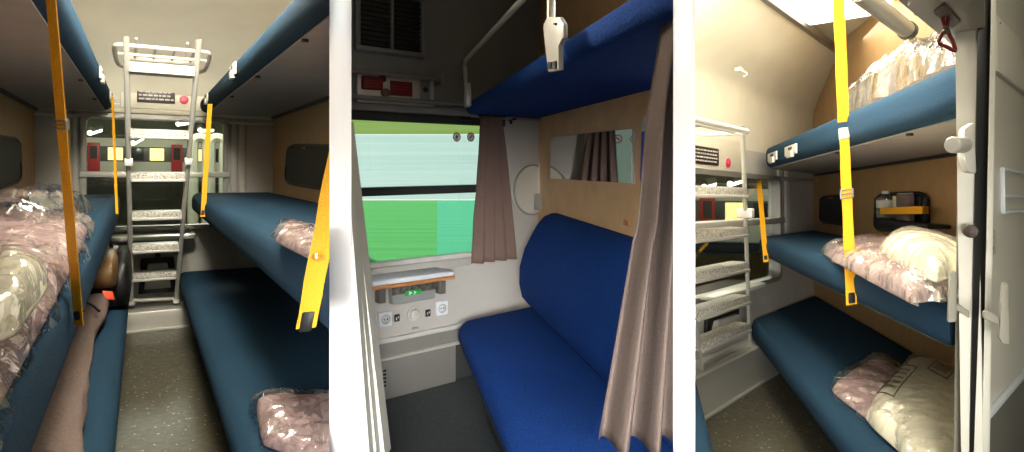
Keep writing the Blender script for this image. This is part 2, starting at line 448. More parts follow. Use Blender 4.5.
def ladder(fr, label, Lt, Lb, Rt, Rb, ys, depth, xr, r=.015, ry=1.7, th=.055):
    Lt, Lb, Rt, Rb = (Vector(p) for p in (Lt, Lb, Rt, Rb))
    t = thing('bunk_ladder', label, 'ladder', fr, (Lb+Rb)/2)
    for a, b in ((Lt, Lb), (Rt, Rb)):
        mb = MB()
        mb.loft([[p+Vector((x*r, y*r*ry, 0)) for x, y in rrect(-1, 1, -1, 1, .6, 3)] for p in [a.lerp(b, k/8) for k in range(9)]])
        rail = obj('rail', mb, M['alu'], fr, t)
        obj('foot', MB().box(b.x-.022, b.x+.022, b.y-.04, b.y+.04, b.z-.012, b.z+.03, .006), M['aluwhite'], fr, rail)
        cl = a.lerp(b, xr)
        obj('joint', MB().box(cl.x-.024, cl.x+.024, cl.y-.04, cl.y+.04, cl.z-.025, cl.z+.025, .006), M['aluwhite'], fr, rail)
    for y in ys:
        best = min((k/400 for k in range(401)), key=lambda s: abs(fr.pr(Rt.lerp(Rb, s))[1]-y))
        a = Lt.lerp(Lb, best); b = Rt.lerp(Rb, best)
        mb = MB(); mb.box(a.x+.012, b.x-.012, a.y-.012, a.y+depth, a.z-th*.7, a.z+th*.3, .006)
        s = obj('step', mb, M['tread'], fr, t)
        obj('step_edge', MB().box(a.x+.012, b.x-.012, a.y-.024, a.y-.011, a.z-th*.8, a.z-th*.45, .004), M['alu'], fr, s)
    mb = MB(); mb.tube([Lb+Vector((0, 0, .02)), Rb+Vector((0, 0, .02))], .012, 10)
    obj('bottom_bar', mb, M['alu'], fr, t)
    return t

def rack(fr, label, x0, x1, y0, y1, z0, z1, rods):
    """tubular basket: y0 = room side, y1 = wall side; low at the back, rim in front"""
    t = thing('luggage_rack', label, 'luggage rack', fr, ((x0+x1)/2, y1, z0))
    w = x1-x0; e = w*.08; h = z1-z0
    rim = smooth_path([(x0+e, y1, z0), (x0+e*.3, y1*.7+y0*.3, z0+h*.05), (x0, y0*.75+y1*.25, z0+h*.75), (x0+e*.3, y0, z1), (x0+e*1.6, y0, z1+h*.06), ((x0+x1)/2, y0, z1+h*.06),
                       (x1-e*1.6, y0, z1+h*.06), (x1-e*.3, y0, z1), (x1, y0*.75+y1*.25, z0+h*.75), (x1-e*.3, y1*.7+y0*.3, z0+h*.05), (x1-e, y1, z0)], 6)
    obj('rim', MB().tube(rim, .012, 10), M['aluwhite'], fr, t)
    obj('shelf_bar', MB().box(x0+e*1.6, x1-e*1.6, y1-.12, y1-.02, z0+.02, z0+.05, .008), M['aluwhite'], fr, t)
    obj('lower_rim', MB().tube([(x0+e*.5, y0+.05, z0+h*.45), (x1-e*.5, y0+.05, z0+h*.45)], .009, 10), M['aluwhite'], fr, t)
    for k in range(rods):
        x = x0+w*(.2+.6*k/(rods-1))
        obj('rod', MB().tube([(x, y1-.08, z0+.04), (x+.01, y0, z1+h*.05)], .007, 8), M['aluwhite'], fr, t)
    for x in (x0+w*.22, x1-w*.24):
        obj('stem', MB().tube([(x, y1+.02, z0+.03), (x, y1-.25, z1+h*.9)], .008, 8), M['aluwhite'], fr, t)
    return t

def window(fr, name, x0, x1, z0, z1, bar, fm, th=.05, bm_='alu'):
    """frame, panes and the crossbar of a carriage window set into the wall plane y = 0"""
    mb = MB(); b = .022
    outer = rrect(x0-.012, x1+.012, z0-.012, z1+.012, .05, 4); inner = rrect(x0+b, x1-b, z0+b, z1-b, .05, 4)
    rings = [[(x, y, z) for x, z in q] for q, y in ((outer, .03), (outer, -th), (inner, -th), (inner, .03), (outer, .03))]
    mb.loft(rings, cap=False)
    w = struct(name, mb, M[fm], fr)
    obj('pane', MB().box(x0+b-.005, x1-b+.005, .004, .01, bar, z1-b+.005), M['glass'], fr, w, sm=False)
    obj('pane', MB().box(x0+b-.005, x1-b+.005, .004, .01, z0+b-.005, bar), M['glass'], fr, w, sm=False)
    obj('crossbar', MB().box(x0-.02, x1+.02, -th-.03, .02, bar-.022, bar+.022, .008), M[bm_], fr, w)
    return w
def wall_with_hole(name, m, fr, X0, X1, Z0, Z1, x0, x1, z0, z1, th=.06):
    mb = MB()
    O = [(X0, Z0), (X1, Z0), (X1, Z1), (X0, Z1)]; Q = [(x0, z0), (x1, z0), (x1, z1), (x0, z1)]
    mb.loft([[(x, 0, z) for x, z in O], [(x, 0, z) for x, z in Q], [(x, th, z) for x, z in Q], [(x, th, z) for x, z in O], [(x, 0, z) for x, z in O]], cap=False)
    return struct(name, mb, m, fr, sm=False)

# ================================================================== the dividing walls and the corridor
YD = 1.95                                            # the wall ends stand this far from the corridor viewpoint
def divider(name, pa, pb):
    a = (pa-CX)/F; b = (pb-CX)/F; y0, y1 = YD, 7.2
    P = [(a*y0, y0, -.6), (b*y0, y0, -.6), (b*y1, y1, -.6), (a*y1, y1, -.6)]
    struct(name, MB().prism(P, (0, 0, 3.6)), M['white'], sm=False)
divider('wall_between_first_and_second', 329.3, 351.4)
divider('wall_between_second_and_third', 673.1, 695.2)
for nm, pa, pb in (('floor_threshold_first', 329, 352), ('floor_threshold_second', 672, 696)):
    a = (pa-CX)/F; b = (pb-CX)/F
    struct(nm, MB().prism([(a*.5, .5, -.03), (b*.5, .5, -.03), (b*YD, YD, -.03), (a*YD, YD, -.03)], (0, 0, .02)), M['floor_day'], sm=False)
struct('wall_corridor', MB().box(-1.6, 1.6, -1.3, -1.25, -.6, 3), M['greywall'], sm=False)
struct('wall_corridor_left', MB().box(-1.65, -1.6, -1.3, 1.40, -.6, 3), M['greywall'], sm=False)
struct('wall_corridor_right', MB().box(1.6, 1.65, -1.3, .54, -.6, 3), M['greywall'], sm=False)
a = W3.M @ Vector((0, 0, 0))
struct('wall_light_block', MB().prism([(1.6, .5, -.6), (1.68, .5, -.6), (2.85, 3.15, -.6), (2.72, 3.15, -.6)], (0, 0, 3.6)), M['greywall'], sm=False)  # added unseen wall, stops sky light leaking onto the door leaf
struct('floor_corridor', MB().box(-1.6, 1.6, -1.3, .5, -.06, -.01), M['floor_day'], sm=False)
struct('roof', MB().prism([(-5.5, -1.4, 3.0), (5.8, -1.4, 3.0), (5.8, 5.5, 3.0), (1.5, 5.0, 3.0), (-1.8, 5.0, 3.0), (-6.2, 6.0, 3.0)], (0, 0, .1)), M['greywall'], sm=False)  # unseen slab added over everything to keep the sun out of the rooms

# ================================================================== compartment one (night, looking to the window)
cL, cR = -.685, .985
def cst(v): return lambda x: v
wx0 = W1.at(83, 150, 'y', 0).x; wx1 = W1.at(226, 150, 'y', 0).x
wz1 = W1.at(155, 117, 'y', 0).z; wz0 = W1.at(155, 228, 'y', 0).z; wzb = W1.at(155, 174.5, 'y', 0).z
wall_with_hole('wall_back_first', M['greywall'], W1, cL-.05, cR+.05, -.05, 1.78, wx0, wx1, wz0, wz1)
window(W1, 'window_1', wx0, wx1, wz0, wz1, wzb, 'steel')
# pillars with soft ribs beside the window
for n, (xa, xb) in enumerate(((W1.at(62, 150, 'y', 0).x, wx0-.02), (wx1+.03, W1.at(247, 150, 'y', 0).x))):
    mb = MB()
    for k in range(2):
        x = xa+(xb-xa)*(k+.5)/2; w = (xb-xa)/4*.9
        mb.loft([[(x+w*math.cos(t), -.02*math.sin(t), z) for t in [PI*q/8 for q in range(9)]]+[(x-w, .01, z), (x+w, .01, z)] for z in (.72, 1.66)])
    struct('trim_%d' % (n+1), mb, M['greywall'], W1)
struct('wall_side_left_first', MB().box(cL-.06, cL, .3, 5.95, -.05, 2.9), M['tan'], R1, sm=False)
struct('wall_side_right_first', MB().box(cR, cR+.06, .3, 5.95, -.05, 2.9), M['tan'], R1, sm=False)
struct('floor_first', MB().box(cL, cR, .3, 5.9, -.06, 0), M['floor'], R1, sm=False)
prof = smooth_path([(0, 0, 1.72), (0, -.02, 1.80), (0, -.22, 2.02), (0, -.75, 2.28), (0, -1.6, 2.44), (0, -2.6, 2.5), (0, -5.5, 2.5)], 6)
mb = MB(); mb.loft([[(cL, p.y, p.z) for p in prof]+[(cL, p.y+.03, p.z+.06) for p in prof[::-1]], [(cR, p.y, p.z) for p in prof]+[(cR, p.y+.03, p.z+.06) for p in prof[::-1]]])
struct('ceiling_first', mb, M['cream'], W1)
# pelmet above the window with the dark sign
z0 = W1.at(155, 111, 'y', 0).z; z1 = W1.at(155, 78, 'y', 0).z
struct('trim_3', MB().box(cL, cR, -.05, 0, z0-.03, z0+.01, .008).box(cL, cR, -.03, .0, z0-.08, z0-.055, .008), M['cream'], W1)
t = thing('information_panel', 'cream panel over the window in the left compartment, with dark sign and round red button', 'panel', W1, (.1, 0, z0))
p0 = W1.at(120, 104, 'y', -.02); p1 = W1.at(205, 78, 'y', -.02)
obj('plate', MB().box(p0.x, p1.x, -.03, .0, z0+.012, z1, .01), M['cream'], W1, t)
a = W1.at(137, 102, 'y', -.035); b = W1.at(175, 86, 'y', -.035)
s = obj('sign', MB().box(a.x, b.x, -.04, -.03, a.z, b.z, .003), M['darkprint'], W1, t, label='dark rectangular sign with rows of pale lettering')
mb = MB(); random.seed(2)
for r in range(4):
    x = a.x+.012
    while x < b.x-.03:
        w = random.uniform(.012, .04); z = a.z+(b.z-a.z)*(.16+.2*r)
        mb.box(x, min(x+w, b.x-.01), -.0415, -.04, z, z+.012); x += w+.008
obj('lettering', mb, M['letters'], W1, s, sm=False)
q = W1.at(184, 100, 'y', -.03)
obj('button', MB().lathe((q.x, -.03, q.z), (0, -1, 0), [(0, .034), (.012, .034), (.014, .022), (.018, .02), (.02, 0)]), M['pink'], W1, t, label='round crimson button')
# ladder and rack
yb, yt = -.22, -1.75
ladder(W1, 'aluminium bunk ladder standing before the window in the left compartment', W1.at(126, 37, 'y', yt), W1.at(131.5, 303, 'y', yb), W1.at(199, 40, 'y', yt), W1.at(176, 301, 'y', yb),
       (66, 131, 174, 213, 246, 274), .16, .39)
q0 = W1.at(114, 46, 'y', -1.5); q1 = W1.at(210, 46, 'y', -1.5); q2 = W1.at(160, 70, 'y', -1.15)
rack(W1, 'white tubular luggage rack at the ladder top in the left compartment', q0.x, q1.x, -1.55, -1.2, q2.z, q0.z, 4)
# folding table, bin, heater ledge
tz = W1.at(155, 238, 'y', -.15).z
a = W1.at(112, 238, 'y', -.1).x; b = W1.at(192, 238, 'y', -.1).x
t = thing('folding_table', 'narrow grey shelf table under the window behind the left ladder', 'table', W1, ((a+b)/2, 0, tz))
mb = MB(); mb.prism([(a, -.005, tz), (b, -.005, tz)]+[(b+.02-.09*(1-math.cos(k*PI/10)), -.20-.12*math.sin(k*PI/10), tz) for k in range(6)]+[(a+.06, -.32, tz), (a, -.26, tz)], (0, 0, .028), .004)
obj('tabletop', mb, M['aluwhite'], W1, t)
obj('hinge', MB().box(a+.1, b-.1, -.05, -.005, tz-.05, tz-.002, .008), M['steel'], W1, t)
def wall_bin(fr, lab, xa, xb, za, zb, knobx):
    t = thing('waste_bin', lab, 'waste bin', fr, ((xa+xb)/2, 0, za))
    s = (xb-xa)*.14; y = -.055
    obj('surround', MB().prism([(xa-.04, -.004, za-.04), (xb+.04, -.004, za-.04), (xb+.02, -.004, zb+.04), (xa-.02, -.004, zb+.04)], (0, -.025, 0), .006), M['black'], fr, t)
    l = obj('lid', MB().prism([(xa, -.02, za), (xb, -.02, za), (xb-s, -.02, zb), (xa+s, -.02, zb)], (0, y+.01, 0), .01), M['greywall'], fr, t)
    obj('knob', MB().lathe((knobx, -.025, zb+.065), (0, -1, 0), [(0, .02), (.03, .02), (.04, .012), (.042, 0)], 16), M['black'], fr, t)
a = W1.at(144, 289, 'y', -.02); b = W1.at(171, 262, 'y', -.02)
wall_bin(W1, 'grey flap waste bin below the window behind the left ladder', a.x, b.x, a.z, b.z, (a.x+b.x)/2)
struct('baseboard_first', MB().box(cL, cR, -.33, 0, 0, .15, .012).box(cL, cR, -.36, -.33, 0, .018, .004), M['alu'], W1)
# bunks
zf = W1  # far ends stop just short of the wall
far = cst(5.80)
bunk(R1, 'lower blue bunk on the right of the left compartment, lilac linen pack on it', 'bunks', .25, cR-.008, .27, .40, cst(.4), far, -1, under=False)
bunk(R1, 'middle blue bunk on the right of the left compartment, yellow straps at its edge', 'bunks', .345, cR-.008, .87, 1.03, cst(.4), far, -1)
bunk(R1, 'upper blue bunk overhead on the right of the left compartment', 'bunks', .405, cR-.008, 1.675, 1.80, cst(.4), far, -1, bolts=(2.2, 3.2, 4.2), clips=((3.55, .1), (5.1, .1)))
bunk(R1, 'lower blue bunk on the left of the left compartment, rolled mauve garment along it', 'bunks', cL+.008, -.075, .27, .40, cst(.4), far, 1, under=False)
bunk(R1, 'middle blue bunk on the left of the left compartment, heaped with plastic-wrapped linen', 'bunks', cL+.008, -.145, .83, 1.025, cst(.4), far, 1, slope=.013)
bunk(R1, 'upper blue bunk overhead on the left of the left compartment', 'bunks', cL+.008, -.19, 1.66, 1.80, cst(.4), far, 1, bolts=(1.7, 2.7, 3.7, 4.7), clips=((4.0, .1), (5.2, .1)))
for s, c0, c1, nm in ((1, .47, cR, 'right'), (-1, cL, -.27, 'left')):
    struct('trim_bench_front_%s' % nm, MB().box(c0, c1, .4, 5.7, 0, .265), M['doorgrey'], R1, sm=False)
# straps
X = (1, 0, 0)
def wl(fr, v): return fr.I.to_3x3() @ Vector(v)
strap(R1, 'near yellow strap on the left side of the left compartment, buckle halfway', R1.at(50, -12, 'x', -.172), R1.at(79, 326, 'x', -.128), .021, wl(R1, X), buckle=.385)
strap(R1, 'thin far yellow strap on the left side, hanging beside the ladder', R1.at(112.5, 97, 'x', -.172), R1.at(117, 214, 'x', -.128), .016, wl(R1, X), tongue=False)
strap(R1, 'far yellow strap on the right side of the left compartment, beside the window', R1.at(210, 104, 'x', .40), R1.at(203, 217, 'x', .335), .032, wl(R1, X), topclip=False)
strap(R1, 'wide near yellow strap hooked on the right middle bunk of the left compartment', R1.at(343, 130, 'x', .375), R1.at(306, 328, 'x', .315), .046, wl(R1, (1, 0, .1)))
# wall pockets
p = [R1.at(x, y, 'x', cR-.003) for x, y in ((287, 183), (345, 192), (345, 146), (290, 145))]
pocket(R1, 'black wall pocket on the right tan wall of the left compartment', p, (-.03, 0, 0), mark=(R1.at(305, 153, 'x', cR-.003), (0, -1, 0), (0, 0, 1), .09))
p = [R1.at(x, y, 'x', cL+.003) for x, y in ((-16, 192), (18, 181), (16, 139), (-16, 135))]
pocket(R1, 'black wall pocket on the left tan wall of the left compartment', p, (.03, 0, 0))

# linen on the left middle bunk
def zc(fr, pts, z): return [fr.at(x, y, 'z', z) for x, y in pts]
def pack(fr, label, cor, h, seed, blanket='mauve', name='linen_pack', cat='linen pack', grow=.14, cr=.03, pl='plastic', prints=None, n=44, amp=.014):
    ctr = sum((Vector(q) for q in cor), Vector())/4
    t = thing(name, label, cat, fr, ctr, 'plastic-wrapped linen packs')
    nm = 'pillow' if blanket == 'linen' else 'blanket'
    bl = obj(nm, heap_mb(cor, h, n, n, amp, seed), M[blanket], fr, t, ang=3)
    obj('plastic_wrap', heap_mb(cor, h*1.08, 64, 64, .004, seed+5, grow=grow, lift=.008, crumple=cr, edge=.12), M[pl], fr, t, ang=.5)
    return t, bl
def printed(fr, parent, cor, h, u0, u1, v0, v1, rows, seed=0, frame=False):
    """faint rows of print lying on top of a pack"""
    c = [Vector(q) for q in cor]; rnd = random.Random(seed)
    def P(u, v, dz=.016):
        q = c[0]*(1-u)*(1-v)+c[1]*u*(1-v)+c[2]*u*v+c[3]*(1-u)*v
        a, b = 2*u-1, 2*v-1; p = 3.0
        return q+Vector((0, 0, h*max(0, 1-abs(a)**p)**(1.3/p)*max(0, 1-abs(b)**p)**(1.3/p)+dz))
    for r in range(rows):
        mb = MB(); v = v0+(v1-v0)*(r+.5)/rows; dv = (v1-v0)/rows*.25; u = u0
        while u < u1:
            w = rnd.uniform(.03, .09)*(u1-u0)*2; e = min(u+w, u1)
            mb.add([P(u, v-dv), P(e, v-dv), P(e, v+dv), P(u, v+dv)], [[0, 1, 2, 3]]); u = e+.05*(u1-u0)
        obj('text_row', mb, M['print'], fr, parent, sm=False)
    if frame:
        K = [(u0-.04, v0-.05), (u1+.04, v0-.05), (u1+.04, v1+.05), (u0-.04, v1+.05), (u0-.04, v0-.05)]
        loop = [P(a[0]+(b[0]-a[0])*k/6, a[1]+(b[1]-a[1])*k/6) for a, b in zip(K, K[1:]) for k in range(6)]
        obj('print_border', MB().tube(loop+[loop[0]], .0025, 5), M['print'], fr, parent)
def zl_(y): return 1.028+.013*(y-5.8)
cor = [(-.63, .60, zl_(.6)), (-.135, .62, zl_(.6)), (-.175, 3.1, zl_(3.2)), (-.64, 3.4, zl_(3.4))]
t, b = pack(R1, 'lilac blanket in clear plastic on the left middle bunk of the left compartment', cor, .085, 1, cr=.035, grow=.09)
printed(R1, b, cor, .085, .2, .5, .46, .58, 4, 3)
printed(R1, b, cor, .085, .25, .5, .30, .38, 3, 8)
cor = [R1.at(x, y, 'z', 1.045) for x, y in ((-34, 352), (14, 338), (50, 288), (2, 262))]
pack(R1, 'white pillow in plastic on the lilac blanket, left middle bunk of the left compartment', cor, .05, 2, 'linen', grow=.06, cr=.018)
zt = 1.012
mbk = heap_mb([(-.665, 3.9, zt), (-.44, 3.9, zt), (-.42, 5.0, zt), (-.67, 5.1, zt)], .09, 24, 24, .02, 4)
tag(obj('folded_coat', mbk, M['black'], R1, ang=3), 'black folded garment by the tan wall at the far left bunk', 'garment')
# the pile of crackling wrap at the blanket's far end
cor = [(-.50, 2.5, 1.03), (-.24, 2.5, 1.03), (-.22, 3.9, zt), (-.5, 3.9, zt)]
tag(obj('plastic_wrap', heap_mb(cor, .12, 60, 60, .01, 9, grow=.02, crumple=.06, edge=.15), M['plastic'], R1, ang=.4), 'loose crumpled clear plastic beyond the lilac blanket, left middle bunk', 'plastic wrap')
# lower left bunk: bag and rolled garment
t = thing('travel_bag', 'brown and black travel bag at the window end of the lower left bunk', 'bag', R1, (-.2, 5.0, .4))
z = .405
def blob(cx, cy, cz, rx, ry, rz, seed, amp, e=2.6, n=24):
    mb = MB(); rings = []
    for j in range(1, n):
        ph = -PI/2+PI*j/n; ring = []
        for i in range(n*2):
            th = 2*PI*i/(n*2)
            f = lambda q: math.copysign(abs(q)**(2/e), q)
            p = Vector((f(math.cos(ph))*f(math.cos(th))*rx, f(math.cos(ph))*f(math.sin(th))*ry, f(math.sin(ph))*rz))
            p *= 1+fbm(p*6, seed)*amp
            ring.append(Vector((cx, cy, cz))+p)
        rings.append(ring)
    return mb.loft(rings)
bx = R1.at(106, 268, 'y', 4.6)
bag = obj('body', blob(bx.x, 4.75, .56, .11, .42, .16, 3, .12, 4), M['brown'], R1, t)
obj('side_panel', blob(bx.x+.085, 4.68, .57, .045, .34, .165, 5, .14, 3.4), M['black'], R1, t, label='black end panel')
obj('flap', blob(bx.x-.005, 4.52, .64, .075, .30, .10, 7, .12, 4), M['tanleather'], R1, t, label='tan leather flap')
obj('carry_handle', MB().tube(smooth_path([(bx.x-.02, 4.35, .70), (bx.x-.01, 4.45, .77), (bx.x+.01, 4.75, .78), (bx.x+.02, 4.9, .70)], 5), .012, 8), M['brown'], R1, t)
# rolled garment: thick cloth roll from the bag towards the viewer
ax = [R1.at(x, y, 'z', .46) for x, y in ((96, 293), (91, 308), (80, 335), (71, 362), (61, 400), (49, 450), (43, 475))]
ra = [.04, .085, .062, .066, .072, .078, .075]
P = smooth_path(ax, 8); mb = MB(); rings = []
for k, p in enumerate(P):
    u = k/(len(P)-1)*(len(ra)-1); i = min(int(u), len(ra)-2); r = ra[i]+(ra[i+1]-ra[i])*(u-i)
    tq = (P[min(k+1, len(P)-1)]-P[max(k-1, 0)]).normalized(); sx = tq.cross(Vector((0, 0, 1))).normalized()
    ring = []
    for q in range(28):
        th = 2*PI*q/28
        f = 1+.16*fbm(Vector((math.cos(th)*1.8, math.sin(th)*1.8, p.y*4.0)), 2)+.05*math.sin(3*th+p.y*9)+.045*abs(math.sin(p.y*11+1.6*math.sin(th)))
        ring.append(Vector((p.x, p.y, .408+r*.72))+sx*math.cos(th)*r*f+Vector((0, 0, 1))*math.sin(th)*r*.72*f)
    rings.append(ring)
mb.loft(rings)
t = thing('rolled_garment', 'long rolled mauve garment with orange tag on the lower left bunk', 'garment', R1, P[8])
obj('cloth_roll', mb, M['jacket'], R1, t, ang=3)
q = R1.at(103, 291, 'z', .545)
obj('orange_label', MB().prism([(q.x-.005, q.y, q.z), (q.x+.045, q.y+.01, q.z-.012), (q.x+.055, q.y+.01, q.z-.06), (q.x+.012, q.y-.01, q.z-.05)], (0, -.008, .006), .002), M['orange'], R1, t, label='small orange tag')
a = R1.at(88, 303, 'z', .535); b = R1.at(99, 311, 'z', .525)
obj('pocket_slit', MB().tube(smooth_path([a, a.lerp(b, .5)+Vector((0, 0, .006)), b], 4), .007, 8), M['black'], R1, t, label='dark pocket opening')
# right bunk packs
cor = zc(R1, [(274, 242), (318, 264), (345, 246), (288, 228)], 1.035)
pack(R1, 'pink linen pack in plastic on the right middle bunk of the left compartment', cor, .03, 11, grow=.22, cr=.018)
cor = zc(R1, [(262, 447), (345, 470), (345, 402), (255, 402)], .405)
t, b = pack(R1, 'lilac linen pack in plastic on the right lower bunk of the left compartment', cor, .05, 13, grow=.13, cr=.03)

# ================================================================== the station beyond windows one and three
def station(fr, xn0, xn1, x0, x1, y0, y1, z0, z1, nm):
    """closed hall widening from xn0..xn1 near the train to x0..x1 at the far wall"""
    Q = [(xn0, y0), (xn1, y0), (x1, y1), (x0, y1)]
    struct('floor_station_%s' % nm, MB().prism([(x, y, z0-.1) for x, y in Q], (0, 0, .1)), M['stfloor'], fr, sm=False, clip=False)
    struct('ceiling_station_%s' % nm, MB().prism([(x, y, z1) for x, y in Q], (0, 0, .1)), M['station'], fr, sm=False, clip=False)
    mb = MB(); h = (0, 0, z1-z0+.1)
    mb.prism([(x0-.1, y1, z0-.1), (x1+.1, y1, z0-.1), (x1+.1, y1+.1, z0-.1), (x0-.1, y1+.1, z0-.1)], h)
    mb.prism([(xn0-.1, y0, z0-.1), (xn0, y0, z0-.1), (x0, y1, z0-.1), (x0-.1, y1, z0-.1)], h)
    mb.prism([(xn1, y0, z0-.1), (xn1+.1, y0, z0-.1), (x1+.1, y1, z0-.1), (x1, y1, z0-.1)], h)
    struct('wall_station_%s' % nm, mb, M['station'], fr, sm=False, clip=False)
def coach(fr, label, x0, x1, y, zc_, s):
    """a coach standing across the view: zc_ = window centre height, s = half height"""
    t = thing('railway_coach', label, 'railway coach', fr, ((x0+x1)/2, y+.5, zc_-2.2*s))
    obj('body', MB().box(x0, x1, y, y+2.2, zc_-1.9*s, zc_+1.45*s, .12*s, 3), M['coach'], fr, t, clip=False)
    obj('roof', MB().box(x0, x1, y+.05, y+2.1, zc_+1.45*s, zc_+1.9*s, .2*s, 3), M['coachgrey'], fr, t, clip=False)
    obj('window_band', MB().box(x0+.02, x1-.02, y-.02, y+.02, zc_-.62*s, zc_+.72*s, .02), M['coachgrey'], fr, t, clip=False)
    obj('underframe', MB().box(x0+.1, x1-.1, y+.1, y+2, zc_-2.6*s, zc_-1.9*s, .03), M['black'], fr, t, clip=False)
    n = max(3, int((x1-x0)/(1.5*s))); rnd = random.Random(5)
    for k in range(n):
        a = x0+(x1-x0)*(k+.15)/n; b = x0+(x1-x0)*(k+.85)/n
        if k % 4 == 2:
            dd = obj('door', MB().box(a+.1*s, b-.1*s, y-.06, y-.01, zc_-1.7*s, zc_+1.0*s, .02), M['coachred'], fr, t, clip=False, label='red door')
            obj('door_pane', MB().box(a+.3*s, b-.3*s, y-.075, y-.06, zc_-.4*s, zc_+.7*s), M['coachdark'], fr, dd, sm=False, clip=False)
        else:
            lit = k % 2 == 1
            obj('window', MB().box(a, b, y-.05, y-.015, zc_-.5*s, zc_+.6*s, .01), M['coachglass' if lit else 'coachdark'], fr, t, clip=False)
    return t
def striplamp(fr, label, p, q, r):
    p, q = Vector(p), Vector(q)
    t = thing('strip_lamp', label, 'lamp', fr, (p+q)/2, 'station strip lamps')
    obj('housing', MB().tube([p+Vector((0, 0, r*1.3)), q+Vector((0, 0, r*1.3))], r*1.2, 8), M['coachgrey'], fr, t, clip=False)
    obj('tube', MB().tube([p, q], r, 8), M['tubelamp'], fr, t, clip=False)
station(W1, -.75, 1.02, -2.9, 3.0, .12, 18, -1.6, 4.6, 'first')
yc = 12
s0 = W1.at(150, 155, 'y', yc); s1 = W1.at(150, 168, 'y', yc)
coach(W1, 'pale railway coach with a red door beyond the left window', -2.05, 2.25, yc, s0.z, (s0.z-s1.z)*.85)
for k, (x, y, dx, dy, yy) in enumerate(((90, 133, 10, -3, 9), (133, 143, 9, -5, 9), (178, 124, 14, -2, 10), (200, 130, 12, 0, 10))):
    striplamp(W1, ('strip lamp highest at the left end of the left window', 'strip lamp seen just right of the ladder rail, left window', 'strip lamp behind the ladder at the top of the left window', 'strip lamp at the upper right corner of the left window')[k],
              W1.at(x, y, 'y', yy), W1.at(x+dx, y+dy, 'y', yy+1.5), .05)
for k, x in enumerate((200, 217)):
    a = W1.at(x-7, 200, 'y', 7); b = W1.at(x+7, 138, 'y', 7)
    xm = (a.x+b.x)/2; w = (b.x-a.x)/2; mb = MB(); rings = []
    path = [(xm-w, 7, -1.6), (xm-w, 7, b.z-w)]+[(xm-w*math.cos(PI*q/10), 7, b.z-w+w*math.sin(PI*q/10)) for q in range(1, 10)]+[(xm+w, 7, b.z-w), (xm+w, 7, -1.6)]
    tag(obj('platform_arch', MB().tube(path, .09, 8), M['coach'], W1, clip=False), ('pale arch standing on the platform beside the ladder, left window', 'pale arch nearest the right edge of the left window')[k], 'arch', 'platform arches')

# ================================================================== compartment two (day)
wx0 = W2.at(350, 190, 'y', 0).x-.06; wx1 = W2.at(496, 190, 'y', 0).x
wz1 = W2.at(420, 118.5, 'y', 0).z; wz0 = W2.at(420, 262, 'y', 0).z; wzb = W2.at(420, 190, 'y', 0).z
XL, XR = -.8, 1.35
wall_with_hole('wall_back_second', M['daywall'], W2, XL, XR, -.05, wz1+.05, wx0, wx1, wz0, wz1)
struct('wall_upper_second', MB().box(XL, XR, 0, .06, wz1+.05, 2.75), M['dayupper'], W2, sm=False)
w = window(W2, 'window_2', wx0, wx1, wz0, wz1, wzb, 'aluwhite', .012, 'vent')
struct('trim_22', MB().box(wx0-.05, wx1+.03, -.05, -.004, wz1-.025, wz1+.018, .006), M['vent'], W2)
zs = W2.at(420, 265, 'y', -.02).z
struct('trim_4', MB().box(wx0-.05, wx1+.05, -.035, 0, zs-.035, zs+.012, .006), M['alu'], W2)
struct('trim_5', MB().box(XL, XR, -.06, 0, wz1+.02, wz1+.06, .01).box(XL, XR, -.045, 0, wz1+.075, wz1+.10, .01), M['dayupper'], W2)
cW = .955
struct('wall_side_right_second', MB().box(cW, cW+.05, .4, 4.3, -.05, 2.75), M['birch'], R2, sm=False)
struct('floor_second', MB().box(-.9, cW, .4, 4.3, -.06, 0), M['floor_day'], R2, sm=False)
struct('ceiling_second', MB().box(-.9, 1.1, .3, 4.4, 2.55, 2.62), M['dayupper'], R2, sm=False)
q = W2.at(541, 160, 'y', 0)
struct('trim_6', MB().box(q.x-.012, q.x+.012, -.02, 0, .4, wz1+.0, .004), M['aluwhite'], W2)
# vent
a = W2.at(360, 45, 'y', -.02); b = W2.at(421, 2, 'y', -.02)
t = thing('air_vent', 'dark louvred air vent high over the day window', 'air vent', W2, ((a.x+b.x)/2, 0, a.z))
mb = MB(); fw = .025
for x0, x1, z0, z1 in ((a.x-fw, b.x+fw, a.z-fw, a.z), (a.x-fw, b.x+fw, b.z, b.z+fw), (a.x-fw, a.x, a.z, b.z), (b.x, b.x+fw, a.z, b.z)): mb.box(x0, x1, -.03, 0, z0, z1, .004)
obj('vent_frame', mb, M['dayupper'], W2, t)
obj('back_plate', MB().box(a.x, b.x, -.006, -.001, a.z, b.z), M['black'], W2, t, sm=False)
obj('divider_bar', MB().box((a.x+b.x)/2-.007, (a.x+b.x)/2+.007, -.03, -.004, a.z, b.z), M['dayupper'], W2, t, sm=False)
for k in range(11):
    z = a.z+(b.z-a.z)*(k+.5)/11
    obj('louvre', MB().prism([(a.x, -.005, z-.008), (a.x, -.022, z-.003), (a.x, -.022, z+.001), (a.x, -.005, z-.003)], (b.x-a.x, 0, 0)), M['vent'], W2, t, sm=False)
z = W2.at(390, 55, 'y', 0).z; x1 = W2.at(423, 58, 'y', 0).x
struct('trim_7', MB().box(XL, x1, -.014, 0, z-.004, z+.004, .002), M['dayupper'], W2)
# coat rail
z = W2.at(400, 75.5, 'y', -.06).z; x1 = W2.at(441, 75.5, 'y', -.06).x; x0 = XL+.05
t = thing('wall_rail', 'thin grey rail on the wall over the red panel, day compartment', 'rail', W2, ((x0+x1)/2, 0, z))
obj('bar', MB().tube([(x0, -.06, z), (x1, -.06, z)], .012, 10), M['steel'], W2, t)
obj('bracket', MB().box(x1-.01, x1+.012, -.075, 0, z-.03, z+.03, .006), M['steel'], W2, t)
